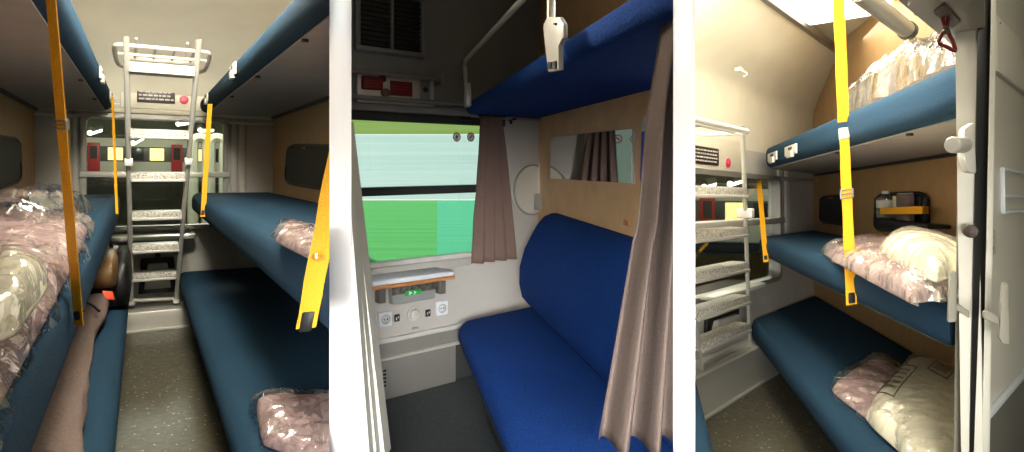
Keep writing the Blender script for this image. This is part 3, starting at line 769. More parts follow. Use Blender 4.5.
# control panel
a = W2.at(357, 102, 'y', -.015); b = W2.at(434, 79, 'y', -.015)
t = thing('control_panel', 'grey wall panel with two red plates and a lock over the day window', 'panel', W2, ((a.x+b.x)/2, 0, a.z))
obj('plate', MB().box(a.x, b.x, -.02, 0, a.z, b.z, .006), M['aluwhite'], W2, t)
zl = a.z+(b.z-a.z)*.3; zh = a.z+(b.z-a.z)*.86
x = [W2.at(v, 90, 'y', -.02).x for v in (361, 381, 384.5, 390, 412, 425)]
r1 = obj('alarm_cover', MB().box(x[0], x[1], -.045, -.019, zl+.02, zh, .006).box(x[1]-.01, x[1]+.02, -.04, -.019, zh-.02, zh+.008, .004), M['red'], W2, t, label='red hinged cover')
r2 = obj('notice_plate', MB().box(x[3], x[4], -.025, -.019, zl, zh-.01, .002), M['red'], W2, t, label='flat red notice plate')
random.seed(5)
for par, xa, xb, y in ((r1, x[0]+.008, x[1]-.012, -.0455), (r2, x[3]+.01, x[4]-.01, -.0255)):
    mb = MB()
    for r in range(3):
        xx = xa
        while xx < xb:
            ww = random.uniform(.006, .016); z = zl+.03+(zh-zl-.04)*r/3
            mb.box(xx, min(xx+ww, xb), y-.001, y, z, z+.005); xx += ww+.004
    obj('lettering', mb, M['redsign'], W2, par, sm=False)
obj('seal_knob', MB().lathe((x[2], -.019, zl+.01), (0, -1, 0), [(0, .022), (.02, .022), (.024, .016), (.025, 0)], 18), M['tanleather'], W2, t, label='brown round seal')
obj('lock_plate', MB().box(x[5]-.03, x[5]+.03, -.026, -.019, zl-.01, zh+.01, .004), M['dayupper'], W2, t)
obj('lock', MB().lathe((x[5]-.004, -.026, (zl+zh)/2), (0, -1, 0), [(0, .014), (.008, .014), (.009, .006), (.004, .005), (.004, 0)], 16), M['black'], W2, t)
# window stickers
for k, px in enumerate((456.5, 470.5)):
    q = W2.at(px, 137, 'y', .002)
    t = thing('prohibition_sticker', ('round red prohibition sticker on the day window, left one of the pair', 'round red prohibition sticker on the day window, right one by the curtain')[k], 'sticker', W2, q, 'window stickers')
    n = 32; R, r = .026, .021
    vs = [(q.x+R*math.cos(2*PI*i/n), -.0005, q.z+R*math.sin(2*PI*i/n)) for i in range(n)]
    obj('disc', MB().prism(vs, (0, .001, 0)), M['white'], W2, t, sm=False)
    mb = MB(); mb.loft([[(q.x+rr*math.cos(2*PI*i/n), yy, q.z+rr*math.sin(2*PI*i/n)) for i in range(n)] for rr, yy in ((R, -.002), (r, -.002), (r, -.0006), (R, -.0006), (R, -.002))], cap=False)
    obj('ring', mb, M['redsign'], W2, t, sm=False)
    if k == 0: sh = [(-.002, -.013), (.002, -.013), (.002, -.002), (.011, .004), (.01, .008), (.001, .003), (.001, .012), (-.003, .012), (-.003, .002), (-.011, -.002), (-.01, -.006), (-.002, -.003)]
    else: sh = [(-.013, -.012), (-.006, -.010), (.004, .002), (.013, .004), (.012, .01), (.003, .009), (-.003, .004), (-.011, -.006)]
    obj('symbol', MB().prism([(q.x+u, -.0012, q.z+v) for u, v in sh], (0, -.001, 0)), M['black'], W2, t, sm=False)
# small latches on top of the window
for k, (px, lab) in enumerate(((465, 'small dark latch at the upper edge of the day window'), (511, 'small dark latch over the curtain beside the upper day bunk'))):
    q = W2.at(px, 119, 'y', -.03)
    tag(obj('window_latch', MB().box(q.x-.05 if k == 0 else q.x-.012, q.x+.02, -.06, 0, q.z-.008, q.z+.012, .005).lathe((q.x, -.03, q.z-.03), (0, 0, 1), [(0, .008), (.03, .01)], 10), M['black'], W2), lab, 'latch')
# window curtain
def curtain_mb(xl, xr, ztop, zbot, folds, amp, y, nx=70, nz=24, sharp=1.0, seed=0):
    mb = MB(); T = []
    for j in range(nz+1):
        v = j/nz; z = ztop+(zbot-ztop)*v
        a, b = xl(v), xr(v)
        for i in range(nx+1):
            u = i/nx
            f = math.sin(2*PI*folds*u+.5*math.sin(3*v+seed)+seed)
            f = math.copysign(abs(f)**sharp, f)
            T.append(Vector((a+(b-a)*u, y+f*amp*(.7+.3*v)+.008*fbm((u*3, v*2, 0), seed), z)))
    fs = [[j*(nx+1)+i, j*(nx+1)+i+1, (j+1)*(nx+1)+i+1, (j+1)*(nx+1)+i] for j in range(nz) for i in range(nx)]
    n = len(T)
    T2 = [p+Vector((0, .004, 0)) for p in T]
    ring = [i for i in range(nx+1)]+[j*(nx+1)+nx for j in range(1, nz+1)]+[nz*(nx+1)+i for i in range(nx-1, -1, -1)]+[j*(nx+1) for j in range(nz-1, 0, -1)]
    fs2 = [[n+i for i in f[::-1]] for f in fs]
    fs3 = [[ring[k], ring[(k+1) % len(ring)], n+ring[(k+1) % len(ring)], n+ring[k]] for k in range(len(ring))]
    return mb.add(T+T2, fs+fs2+fs3)
xa, xb = W2.at(481.5, 130, 'y', -.09).x, W2.at(501, 125, 'y', -.09).x
xa2, xb2 = W2.at(472, 250, 'y', -.09).x, W2.at(517, 250, 'y', -.09).x
zt_, zb_ = W2.at(490, 116, 'y', -.09).z, W2.at(490, 262, 'y', -.09).z
t = thing('window_curtain', 'dark brown curtain gathered at the right of the day window', 'curtain', W2, ((xa+xb)/2, -.09, zb_))
obj('cloth', curtain_mb(lambda v: xa+(xa2-xa)*v**1.2, lambda v: xb+(xb2-xb)*v**.8, zt_, zb_, 4, .022, -.09), M['curtain'], W2, t, ang=3)
obj('hanger_bar', MB().tube([(xa-.02, -.09, zt_+.002), (xb+.03, -.09, zt_+.002)], .008, 8), M['black'], W2, t)
# folding table under the window
tz = W2.at(410, 279, 'y', -.15).z
xa, xb = W2.at(368, 281, 'y', -.15).x, W2.at(449, 272, 'y', -.15).x
t = thing('folded_table', 'hinged table shelf with wooden edge under the day window', 'table', W2, ((xa+xb)/2, 0, tz))
obj('tabletop', MB().box(xa, xb, -.20, -.012, tz-.004, tz+.022, .010, 3), M['whitelam'], W2, t)
obj('wood_edge', MB().box(xa-.004, xb+.004, -.206, -.16, tz-.022, tz-.003, .007), M['wood'], W2, t, label='wooden front edge')
for px in (378, 438):
    xh = W2.at(px, 290, 'y', 0).x
    obj('hinge_arm', MB().box(xh-.02, xh+.02, -.05, -.002, tz-.13, tz-.024, .006), M['tubegrey'], W2, t)
# bin
a = W2.at(389, 305, 'y', -.03); b = W2.at(435, 278, 'y', -.03)
t = thing('waste_bin', 'grey wall bin with green sticker below the folded table', 'waste bin', W2, ((a.x+b.x)/2, 0, a.z))
obj('front', MB().prism([(a.x+.012, -.002, a.z), (b.x-.012, -.002, a.z), (b.x, -.002, b.z), (a.x, -.002, b.z)], (0, -.05, 0), .008), M['dayupper'], W2, t)
hz = a.z+(b.z-a.z)*.48
obj('opening_band', MB().box(a.x+.004, b.x-.004, -.058, -.05, hz, b.z-.01, .004), mat('crumpled_foil', (120, 116, 106), .35, .5, bump=1.0, scale=40, var=.7), W2, t, label='dark crumpled strip in the bin mouth')
g0 = W2.at(405, 296, 'y', -.06); g1 = W2.at(421, 289, 'y', -.06)
g = obj('sticker', MB().box(g0.x, g1.x, -.063, -.0585, g0.z, g1.z), M['green'], W2, t, sm=False, label='green sticker')
obj('arrow', MB().prism([(g0.x+.02+u, -.063, (g0.z+g1.z)/2+v) for u, v in ((0, .01), (.016, .006), (.022, 0), (.016, -.006), (0, -.01), (.004, 0))], (0, -.001, 0)).prism([(g0.x+.05+u, -.063, (g0.z+g1.z)/2+v) for u, v in ((0, .01), (.012, .006), (.018, 0), (.012, -.006), (0, -.01), (.004, 0))], (0, -.001, 0)), M['whitelam'], W2, g, sm=False)
# sockets, knob, switches
for k, (px, py, lab) in enumerate(((385, 319, 'square white power socket left of the knob, day compartment'), (441.5, 308, 'square white power socket right of the knob, day compartment'))):
    q = W2.at(px, py, 'y', -.005); s = .038
    t = thing('power_socket', lab, 'socket', W2, q, 'power sockets')
    obj('plate', MB().box(q.x-s, q.x+s, -.014, -.001, q.z-s, q.z+s, .004), M['whitelam'], W2, t)
    r = obj('well', MB().lathe((q.x, -.0135, q.z), (0, -1, 0), [(0, .026), (.003, .026), (.003, .021), (.0005, .02), (.0005, 0)], 24), M['daywall'], W2, t)
    obj('pin_hole', MB().lathe((q.x-.009, -.0138, q.z), (0, -1, 0), [(0, .004), (.001, .004), (.001, 0)], 10).lathe((q.x+.009, -.0138, q.z), (0, -1, 0), [(0, .004), (.001, .004), (.001, 0)], 10), M['black'], W2, r)
q = W2.at(413.5, 314, 'y', -.01)
tag(obj('rotary_knob', MB().lathe((q.x, 0, q.z), (0, -1, 0), [(0, .036), (.012, .036), (.014, .028), (.035, .026), (.038, .02), (.038, 0)]), M['alu'], W2), 'round grey rotary knob between the two sockets', 'knob')
for k, (px, py, lab) in enumerate(((397, 318, 'small dark switch beside the left socket'), (428, 313, 'small dark switch beside the right socket'))):
    q = W2.at(px, py, 'y', -.005); s = .016
    t = thing('light_switch', lab, 'switch', W2, q, 'light switches')
    obj('plate', MB().box(q.x-s, q.x+s, -.008, -.001, q.z-s*1.2, q.z+s*1.2, .003), M['black'], W2, t)
    obj('symbol', MB().box(q.x-s*.5, q.x-s*.1, -.0095, -.0078, q.z-s*.6, q.z+s*.3).box(q.x+s*.2, q.x+s*.5, -.0095, -.0078, q.z-s*.1, q.z+s*.6), M['letters'], W2, t, sm=False)
q = W2.at(415, 328, 'y', 0)
tag(obj('wall_plate', MB().box(q.x-.02, q.x+.02, -.006, 0, q.z-.006, q.z+.006, .002).box(q.x-.014, q.x+.014, -.008, -.005, q.z-.003, q.z+.003), M['steel'], W2), 'tiny grey plate under the knob, day compartment', 'plate')
# lower metal panels
zA = W2.at(420, 334, 'y', -.02).z; zB = W2.at(420, 351, 'y', -.03).z
struct('trim_8', MB().box(XL, XR, -.03, 0, zA-.012, zA+.012, .006), M['aluwhite'], W2)
struct('trim_9', MB().box(XL, XR, -.022, 0, zB+.004, zA-.012, .004), M['steel'], W2)
xv = W2.at(455, 370, 'y', -.03).x
struct('baseboard_second', MB().box(XL, xv, -.04, 0, .0, zB, .006), M['steel'], W2)
struct('trim_10', MB().box(XL, XR, -.05, 0, zB-.006, zB+.006, .004), M['alu'], W2)
struct('trim_11', MB().box(xv, XR, -.015, 0, 0, zB, .004), M['vent'], W2)
a = W2.at(381.5, 388, 'y', -.045); b = W2.at(386.5, 368, 'y', -.045)
t = thing('heater_grille', 'small perforated heater grille at the left end of the steel kickboard', 'grille', W2, a)
obj('plate', MB().box(a.x, b.x, -.05, -.04, a.z, b.z, .002), M['steel'], W2, t)
for k in range(5):
    z = a.z+(b.z-a.z)*(k+.5)/5
    obj('slot', MB().box(a.x+.006, b.x-.006, -.053, -.0495, z-.005, z+.005), M['black'], W2, t, sm=False)
# round table disc folded on the wall
q = W2.at(531, 190, 'y', -.03); rr = (W2.at(531, 165, 'y', -.03).z-W2.at(531, 216, 'y', -.03).z)/2
t = thing('round_wall_disc', 'round white hinged disc on the wall beside the wooden panel', 'wall disc', W2, q)
obj('disc', MB().lathe((q.x+.02, -.001, q.z), (0, -1, 0), [(0, rr), (.02, rr), (.026, rr*.97), (.026, rr*.88), (.02, rr*.86), (.02, 0)], 48), M['alu'], W2, t)
obj('rim', MB().tube([(q.x+.02+rr*.97*math.cos(2*PI*k/48), -.024, q.z+rr*.97*math.sin(2*PI*k/48)) for k in range(49)], .007, 8), M['steel'], W2, t)
zb2 = W2.at(540, 202, 'y', -.06).z
obj('hinge', MB().box(q.x+.03, q.x+.075, -.09, -.02, zb2-.05, zb2+.05, .01).box(q.x+.04, q.x+.10, -.12, -.05, zb2-.03, zb2+.035, .01), M['steel'], W2, t)
obj('stile', MB().box(q.x+.062, q.x+.085, -.05, -.02, q.z-.02, q.z+rr*1.05, .005), M['aluwhite'], W2, t)
# mirror
P = [R2.at(x, y, 'x', cW-.014) for x, y in ((550, 178.5), (632.5, 183.5), (632.5, 128.5), (550.5, 137))]
t = thing('wall_mirror', 'frameless wide mirror on the wooden panel, reflecting window and curtain', 'mirror', R2, P[0])
obj('backing', MB().prism(P, (.012, 0, 0)), M['steel'], R2, t, sm=False)
ctr = sum(P, Vector())/4
obj('face', MB().prism([ctr+(p-ctr)*.992+Vector((-.001, 0, 0)) for p in P], (.0008, 0, 0)), M['mirror'], R2, t, sm=False)
# blue poster pocket
P = [R2.at(x, y, 'x', cW-.01) for x, y in ((640, 181), (655, 182), (655, 127), (641.5, 131))]
t = thing('wall_notice', 'blue notice with a white top beside the mirror', 'notice', R2, P[0])
obj('board', MB().prism(P, (.009, 0, 0)), M['poster'], R2, t, sm=False)
P2 = [P[3].lerp(P[0], .02)+Vector((-.002, 0, 0)), P[2].lerp(P[1], .02)+Vector((-.002, 0, 0)), P[2]+Vector((-.002, 0, .05)), P[3]+Vector((-.002, -.02, .05))]
obj('leaflet', MB().prism(P2, (.001, 0, 0)), M['whitelam'], R2, t, sm=False)
q = R2.at(626, 222.5, 'x', cW-.004)
tag(obj('wall_badge', MB().box(cW-.004, cW, q.y-.03, q.y+.03, q.z-.012, q.z+.012, .001), M['wood'], R2), 'small square mark on the wooden panel under the mirror', 'badge')
# bench
def wd(c): return 3.403+.547*c
t = thing('bench_seat', 'bright blue upholstered bench seat along the wooden wall', 'bench', R2, (.6, 2.4, 0))
def fe(c): return 3.25+.62*(c-.37)
obj('seat', cushion_mb(.372, .93, .30, .43, cst(.4), fe, .06), M['fabric_day'], R2, t)
mb = MB(); rings = []
def back_ring(o):
    r = .09; zt_ = .95-(r*(1-math.sqrt(max(0, 1-((r-o)/r)**2))) if o < r else 0)
    th = 1-(.55*(1-math.sqrt(max(0, 1-((.06-o)/.06)**2))) if o < .06 else 0)
    ring = []
    zk = [(0, .80), (.06, .775), (.2, .762), (.4, .765), (.6, .79), (.78, .83), (.9, .86), (.97, .89), (1, .925)]
    for f, cf in zk:
        z = .44+(zt_-.44)*f; cf = .952-(.952-cf)*th
        ring.append(Vector((cf, 3.64-o-.085*(f-.45)**2*2-.03*f, z)))
    for f, cf in zk[::-1]:
        z = .44+(zt_-.44)*f
        ring.append(Vector((.953, 3.64-o-.085*(f-.45)**2*2-.03*f, z)))
    return ring
for o_ in (0, .004, .015, .035, .06, .09, .13, .17, .4, .8, 1.2, 1.6, 2.0, 2.4, 2.8, 3.1): rings.append(back_ring(o_))
mb.loft(rings)
o = obj('backrest', mb, M['fabric_day'], R2, t, ang=1.2)
q = R2.at(550, 319, 'z', .445)
obj('seat_catch', MB().box(q.x-.015, q.x+.015, q.y-.03, q.y+.03, .435, .46, .004), M['alu'], R2, t, label='small metal catch at the seat joint')
obj('base', MB().box(.50, .93, .4, 3.2, 0, .295), M['vent'], R2, t, sm=False)
# left bench end
q = R2.at(379, 345, 'z', .43)
t = thing('bench_seat', 'blue bench edge just showing behind the pale door frame', 'bench', R2, (q.x-.3, 1.6, 0))
obj('seat', cushion_mb(q.x-.40, q.x-.005, .25, .43, cst(.75), cst(2.05), .03), M['fabric_day'], R2, t)
obj('base', MB().box(q.x-.4, q.x-.012, .8, 2.0, 0, .25), M['fabric_day'], R2, t, sm=False)
# upper bunk with guard rail
ubc, ubz0, ubz1 = .46, 1.495, 1.565
bunk(R2, 'raised blue bunk overhead in the day compartment, with guard rail', 'bunks', ubc, cW-.006, ubz0, ubz1, cst(.35), lambda c: wd(c)-.05, -1, under=False, r=.03, mname='fabric_day')
a = R2.at(464.8, 61, 'x', ubc-.02); b = R2.at(524, -2, 'x', ubc-.02); c = R2.at(467, 106, 'x', ubc-.02)
t = thing('guard_rail', 'thin pale tubular guard rail on the upper day bunk', 'rail', R2, c)
d1 = (b-a)
pts = [Vector((a.x, c.y, c.z+.03)), Vector((a.x, a.y-.0, a.z-.03)), Vector((a.x, a.y-.03, a.z)), a+d1*.5, a+d1*1.0, Vector((a.x, .7, b.z))]
obj('tube', MB().tube(pts, .011, 10), M['aluwhite'], R2, t)
q = c
obj('end_bracket', MB().prism([(q.x-.012, q.y-.05, q.z-.005), (q.x-.012, q.y+.05, q.z-.005), (q.x-.012, q.y+.045, q.z+.04), (q.x-.012, q.y+.015, q.z+.12), (q.x-.012, q.y-.02, q.z+.12), (q.x-.012, q.y-.05, q.z+.05)], (.03, 0, 0), .006), M['aluwhite'], R2, t)
q = R2.at(553, 70, 'x', ubc-.03); q2 = R2.at(553, 20, 'x', ubc-.03); w_ = R2.at(562, 45, 'x', ubc-.03); w0 = R2.at(544, 45, 'x', ubc-.03)
s = abs(w_.y-w0.y)
mb = MB(); zz = q.z; hh = q2.z-q.z; X0 = ubc-.045
fx = lambda px, py: (lambda p: (p.x, p.y, p.z))(R2.at(px, py, 'x', ubc-.05))
mb.prism([fx(548, 72), fx(559, 70), fx(558, 45), fx(563, 38), fx(563, 24), fx(559, 17), fx(547, 17), fx(543, 25), fx(544, 40)], (.012, 0, 0), .003)
br = obj('bracket', mb, M['aluwhite'], R2, t)
obj('slot', MB().prism([fx(549, 69), fx(552, 68.5), fx(552, 62), fx(549, 62)], (-.004, 0, 0)).prism([fx(553.5, 69), fx(557, 68.5), fx(557, 61), fx(553.5, 62)], (-.004, 0, 0)).prism([fx(555, 25), fx(557, 25), fx(557, 23), fx(555, 23)], (-.004, 0, 0)), M['vent'], R2, br, sm=False)
q = R2.at(551, 10, 'x', ubc-.035)
obj('upright', MB().tube([(q.x, q.y, q2.z-.02), (q.x, q.y, q2.z+.5)], .011, 10), M['aluwhite'], R2, t)
# near curtain at the right
yw = 1.15
def wx(px): return (px-CX)/F*yw
ztop = H+(CY+30)/F*yw*1.0; zbot = H-(446-CY)/F*yw
def xl(v):
    py = -30+(446+30)*v
    T = ((-30, 670), (0, 667), (45, 662), (112, 651), (225, 642), (241, 637), (336, 620), (381, 612), (440, 601), (500, 596))
    for (p0, x0), (p1, x1) in zip(T, T[1:]):
        if py <= p1: return wx(x0+(x1-x0)*(py-p0)/(p1-p0))
    return wx(600)
F2 = Frame(Matrix.Identity(4), R2.clips)
tag(obj('door_curtain', curtain_mb(xl, lambda v: wx(700), ztop, zbot, 3.2, .045, yw, nx=110, nz=40, sharp=.7, seed=.8), M['curtain_big'], F2, ang=3), 'long mauve-brown curtain hanging near the right edge of the day compartment', 'curtain')
# pale door frame at the left
mb = MB(); yf = 1.05
def sl(px, y): return (px-CX)/F*y
def zp(py, y): return H-(py-CY)/F*y
def strip(mb, xt, xb, y, th, w0=340, yt=120, yb=460, wt=None):
    mb.prism([(sl(w0, y), y, zp(yt, y)), (sl(w0, y), y, zp(yb, y)), (sl(xb, y), y, zp(yb, y)), (sl(xt, y), y, zp(yt, y))], (0, th, 0))
strip(mb, 346.5, 385.5, yf+.06, .05)
struct('door_1', mb, M['jamb'], F2, sm=False)
for n, (a_, b_, y_) in enumerate(((345.5, 377, yf+.03), (344, 370, yf))):
    mb = MB(); strip(mb, a_, b_, y_, .028); struct('trim_%d' % (12+n), mb, M['jamb'], F2, sm=False)
# ------- outside the day window
g = [(-.9, 4.4), (0, 4.4), (2, 62), (-26, 62)]
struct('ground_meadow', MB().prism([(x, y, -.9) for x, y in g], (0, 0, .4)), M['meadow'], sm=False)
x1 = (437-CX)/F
struct('ground_pane_reflection', MB().prism([(x1*12, 12, -.495), (.2, 12, -.495), (2, 62, -.495), (x1*62, 62, -.495)], (0, 0, .02)), M['meadow_reflect'], sm=False)  # reflection in the window pane, painted as a bluish patch of ground
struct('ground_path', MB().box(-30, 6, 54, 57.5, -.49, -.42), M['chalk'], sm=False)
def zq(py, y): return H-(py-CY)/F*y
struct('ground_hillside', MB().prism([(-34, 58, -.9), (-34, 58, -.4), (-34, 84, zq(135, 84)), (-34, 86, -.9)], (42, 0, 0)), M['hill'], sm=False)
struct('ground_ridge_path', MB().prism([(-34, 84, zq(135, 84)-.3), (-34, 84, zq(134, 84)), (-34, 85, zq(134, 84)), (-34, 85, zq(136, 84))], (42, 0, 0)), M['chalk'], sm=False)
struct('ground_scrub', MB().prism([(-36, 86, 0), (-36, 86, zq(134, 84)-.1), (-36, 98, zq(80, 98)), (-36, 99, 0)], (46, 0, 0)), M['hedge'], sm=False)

# ================================================================== compartment three (night, looking along the right bunks)
cB = 1.5
def ed(k): return lambda c: 4.19+1.90*(c-.342)+k
def ne(k): return lambda c: k+1.90*(c-.78)
wx0 = W3.at(640, 200, 'y', 0).x; wx1 = W3.at(776, 200, 'y', 0).x
wz1 = W3.at(765, 177, 'y', 0).z; wz0 = W3.at(705, 298, 'y', 0).z; wzb = W3.at(762, 221, 'y', 0).z
wlen = (cB-.342)/.4656
wall_with_hole('wall_back_third', M['greywall'], W3, -1.6, wlen+.02, -.05, 1.62, wx0, wx1, wz0, wz1)
window(W3, 'window_3', wx0, wx1, wz0, wz1, wzb, 'steel', .04)
mb = MB(); xa = wx1+.02; xb = W3.at(791, 200, 'y', 0).x
for k in range(2):
    x = xa+(xb-xa)*(k+.5)/2; w = (xb-xa)/4*.9
    mb.loft([[(x+w*math.cos(t_), -.014*math.sin(t_), z) for t_ in [PI*q_/8 for q_ in range(9)]]+[(x-w, .01, z), (x+w, .01, z)] for z in (.72, 1.58)])
struct('trim_14', mb, M['greywall'], W3)
struct('wall_side_right_third', MB().box(cB, cB+.06, 2.9, 7.2, -.05, 2.9), M['tan'], R3, sm=False)
struct('floor_third', MB().box(-.6, cB, .5, 6.8, -.06, 0), M['floor'], R3, sm=False)
# curved wall top sweeping along the window wall up to the lamp edge
prof = smooth_path([(0, 0, 1.58), (0, 0, 1.80), (0, -.005, 2.02), (0, -.07, 2.14), (0, -.20, 2.27), (0, -.33, 2.40), (0, -.395, 2.467)], 6)
P = [(p.y, p.z) for p in prof]; Q = [(p.y+.05, p.z+.05) for p in prof[::-1]]
mb = MB(); mb.loft([[(x, y, z) for y, z in P+Q] for x in (-1.6, wlen+.02)])
struct('wall_curve_third', mb, M['cream'], W3)
struct('trim_15', MB().box(-1.6, wlen+.02, -.425, -.385, 2.445, 2.50, .006), M['steel'], W3)
struct('ceiling_third', MB().box(-1.6, wlen+.02, -7, -.38, 2.53, 2.60), M['cream'], W3, sm=False)
# ribbed ceiling lining and the lamp
FR = WORLD.sub((0, 0, 0), -math.atan(.0625)); FR.clips = R3.clips+[(W3.M @ Vector((0, -.40, 0)), (W3.M.to_3x3() @ Vector((0, -1, 0))).normalized()), (R3.M @ Vector((cB-.003, 0, 0)), -(R3.M.to_3x3() @ Vector((1, 0, 0))).normalized())]
mb = MB()
for k in range(26):
    x = .62+.085*k
    mb.loft([[(x+.034*math.cos(t_), y, 2.53-.022*math.sin(t_)) for t_ in [PI*q_/8 for q_ in range(9)]] for y in (1.2, 7.5)])
lining = MB(); lining.v = mb.v; lining.f = mb.f
struct('trim_16', lining, M['cream'], FR)
la = W3.at(752, 8, 'z', 2.49); lb = W3.at(803, 22, 'z', 2.49)
t = thing('ceiling_lamp', 'bright white ceiling lamp at the top of the right compartment', 'lamp', W3, (la.x+.5, -.8, 2.49))
obj('diffuser', MB().box(la.x-.6, lb.x+.02, -.95, -.44, 2.462, 2.50, .012), M['lamp'], W3, t)
obj('housing', MB().box(la.x-.63, lb.x+.05, -.98, -.43, 2.50, 2.535, .01), M['aluwhite'], W3, t)
# pelmet, sign, button
z0 = W3.at(740, 174, 'y', -.02).z; z1 = W3.at(720, 137, 'y', -.02).z
struct('trim_17', MB().box(-1.6, wlen, -.03, 0, z0-.02, z0+.012, .006), M['aluwhite'], W3)
xr_ = W3.at(742, 150, 'y', -.02).x
t = thing('information_panel', 'cream panel with dark sign and crimson button behind the right ladder', 'panel', W3, (xr_-.4, 0, z0))
obj('plate', MB().box(xr_-1.1, xr_, -.022, 0, z0+.014, z1, .006), M['cream'], W3, t)
a = W3.at(680, 166, 'y', -.03); b = W3.at(719, 149, 'y', -.03)
zA = W3.at(719, 166, 'y', -.03).z
s_ = obj('sign', MB().box(a.x, b.x, -.03, -.022, zA, b.z, .003), M['darkprint'], W3, t, label='dark rectangular sign with rows of pale lettering')
mb = MB(); random.seed(7)
for r in range(4):
    x = a.x+.02
    while x < b.x-.03:
        w_ = random.uniform(.015, .05); z = zA+(b.z-zA)*(.16+.2*r)
        mb.box(x, min(x+w_, b.x-.01), -.0315, -.03, z, z+.010); x += w_+.012
obj('lettering', mb, M['letters'], W3, s_, sm=False)
q = W3.at(728, 163, 'y', -.025)
obj('button', MB().lathe((q.x, -.022, q.z), (0, -1, 0), [(0, .032), (.010, .032), (.012, .021), (.016, .02), (.018, 0)]), M['pink'], W3, t, label='round crimson button')
# wall hook on the curved wall
q = W3.at(739, 71, 'y', -.17)
t = thing('coat_hook', 'small white coat hook on the curved cream wall of the right compartment', 'hook', W3, q)
obj('plate', MB().box(q.x-.03, q.x+.03, -.19, -.15, q.z-.006, q.z+.022, .004), M['aluwhite'], W3, t)
obj('peg', MB().tube(smooth_path([(q.x, -.185, q.z), (q.x, -.215, q.z-.015), (q.x, -.22, q.z-.03), (q.x, -.20, q.z-.04)], 4), .006, 8), M['aluwhite'], W3, t)
# ladder and rack
Rt = W3.at(742.5, 126, 'y', -.62); Rb = W3.at(750, 350, 'y', -.12); dx = Vector((.78, 0, 0))
ladder(W3, 'aluminium bunk ladder at the left edge of the right compartment', Rt-dx, Rb-dx, Rt, Rb, (191, 230, 264, 297, 325), .09, .30, .010, 1.0, .05)
q = W3.at(749, 130, 'y', -.68); q2 = W3.at(740, 141, 'y', -.5)
rack(W3, 'white tubular luggage rack at the ladder top in the right compartment', q.x-1.15, q.x, -.68, -.45, q2.z, q.z-.01, 5)
# table, bin, ledge
q = W3.at(757, 285, 'y', -.06)
t = thing('folding_table', 'pale shelf table under the window behind the right ladder', 'table', W3, (q.x-.4, 0, q.z))
mb = MB(); mb.prism([(q.x-.95, -.003, q.z), (q.x, -.003, q.z)]+[(q.x-.07*(1-math.cos(k*PI/10)), -.09-.05*math.sin(k*PI/10), q.z) for k in range(6)]+[(q.x-.95, -.14, q.z)], (0, 0, .025), .004)
obj('tabletop', mb, M['aluwhite'], W3, t)
obj('hinge', MB().box(q.x-.85, q.x-.08, -.03, -.003, q.z-.045, q.z-.002, .008), M['steel'], W3, t)
a = W3.at(708, 336, 'y', -.02); b = W3.at(737, 312, 'y', -.02); zb_ = W3.at(737, 325, 'y', -.02).z
wall_bin(W3, 'grey flap waste bin behind the right ladder steps', a.x, b.x, zb_-.02, zb_+.09, (a.x+b.x)/2)
za = W3.at(699, 375, 'y', -.16).z
struct('baseboard_third', MB().box(-1.6, wlen, -.16, 0, 0, za, .01).box(-1.6, wlen, -.19, -.155, za-.006, za+.006, .004).box(-1.6, wlen, -.185, -.16, 0, .014, .003), M['alu'], W3)
# bunks
bunk(R3, 'lower blue bunk of the right compartment, white pillow in plastic on it', 'bunks', .70, cB-.006, .26, .395, ne(1.25), ed(-.06), -1, under=False)
bunk(R3, 'middle blue bunk of the right compartment, under the tan wall with pockets', 'bunks', .775, cB-.006, .845, .985, ne(1.86), ed(-.06), -1)
bunk(R3, 'upper blue bunk of the right compartment, plastic-wrapped bundle on top', 'bunks', .85, cB-.006, 1.50, 1.655, ne(1.80), ed(-.06), -1, bolts=(2.5, 3.4), clips=((4.15, .16), (4.75, .16)))
q = R3.at(716, 450, 'z', .39)
t = bunk(R3, 'blue bunk edge at the lower left corner of the right compartment', 'bunks', q.x-.6, q.x, .26, .395, cst(1.0), cst(3.3), 1, under=False, cat='bunk')
struct('trim_bench_front_third', MB().prism([(1.0, 1.8, 0), (cB, 2.7, 0), (cB, 6.2, 0), (1.0, 5.3, 0)], (0, 0, .255)), M['doorgrey'], R3, sm=False)
# straps
wv = R3.I.to_3x3() @ Vector((1, 0, .12))
strap(R3, 'yellow strap from the ceiling to the upper bunk of the right compartment', R3.at(838, -20, 'x', .87), R3.at(843.5, 122, 'x', .835), .051, wv, tongue=False)
strap(R3, 'near yellow strap between the upper and middle bunks of the right compartment', R3.at(844, 132, 'x', .832), R3.at(851.5, 305, 'x', .755), .042, wv, buckle=.39, topclip=True)
strap(R3, 'far yellow strap beside the ladder of the right compartment', R3.at(757.5, 165, 'x', .835), R3.at(766, 262, 'x', .755), .036, wv, tongue=True)
# wall pockets
xw = cB-.003
p = [R3.at(x, y, 'x', xw) for x, y in ((822, 222), (850, 225), (850, 195), (822, 197))]
pocket(R3, 'small black wall pocket just behind the near strap, right compartment', p, (-.03, 0, 0), mark=(R3.at(832, 202, 'x', xw), (0, -1, 0), (0, 0, 1), .10))
P = [R3.at(x, y, 'x', xw) for x, y in ((878, 230), (930, 229), (930, 193), (880, 195))]
pk = pocket(R3, 'large black wall pocket with yellow band holding a bottle, right compartment', P, (-.04, 0, 0))
b0 = R3.at(880, 211, 'x', xw-.10); b1 = R3.at(928, 210, 'x', xw-.10)
hb = abs(R3.at(905, 207, 'x', xw-.1).z-R3.at(905, 214, 'x', xw-.1).z)
bp = lambda x, y, k: R3.at(x, y, 'x', xw-k)
obj('band', MB().ribbon([bp(880, 211, .02), bp(881, 211, .13), bp(904, 210.5, .135), bp(923, 210, .12), bp(928, 210, .02)], (0, 0, hb), (.006, 0, 0)), M['yellow'], R3, pk, label='yellow elastic band')
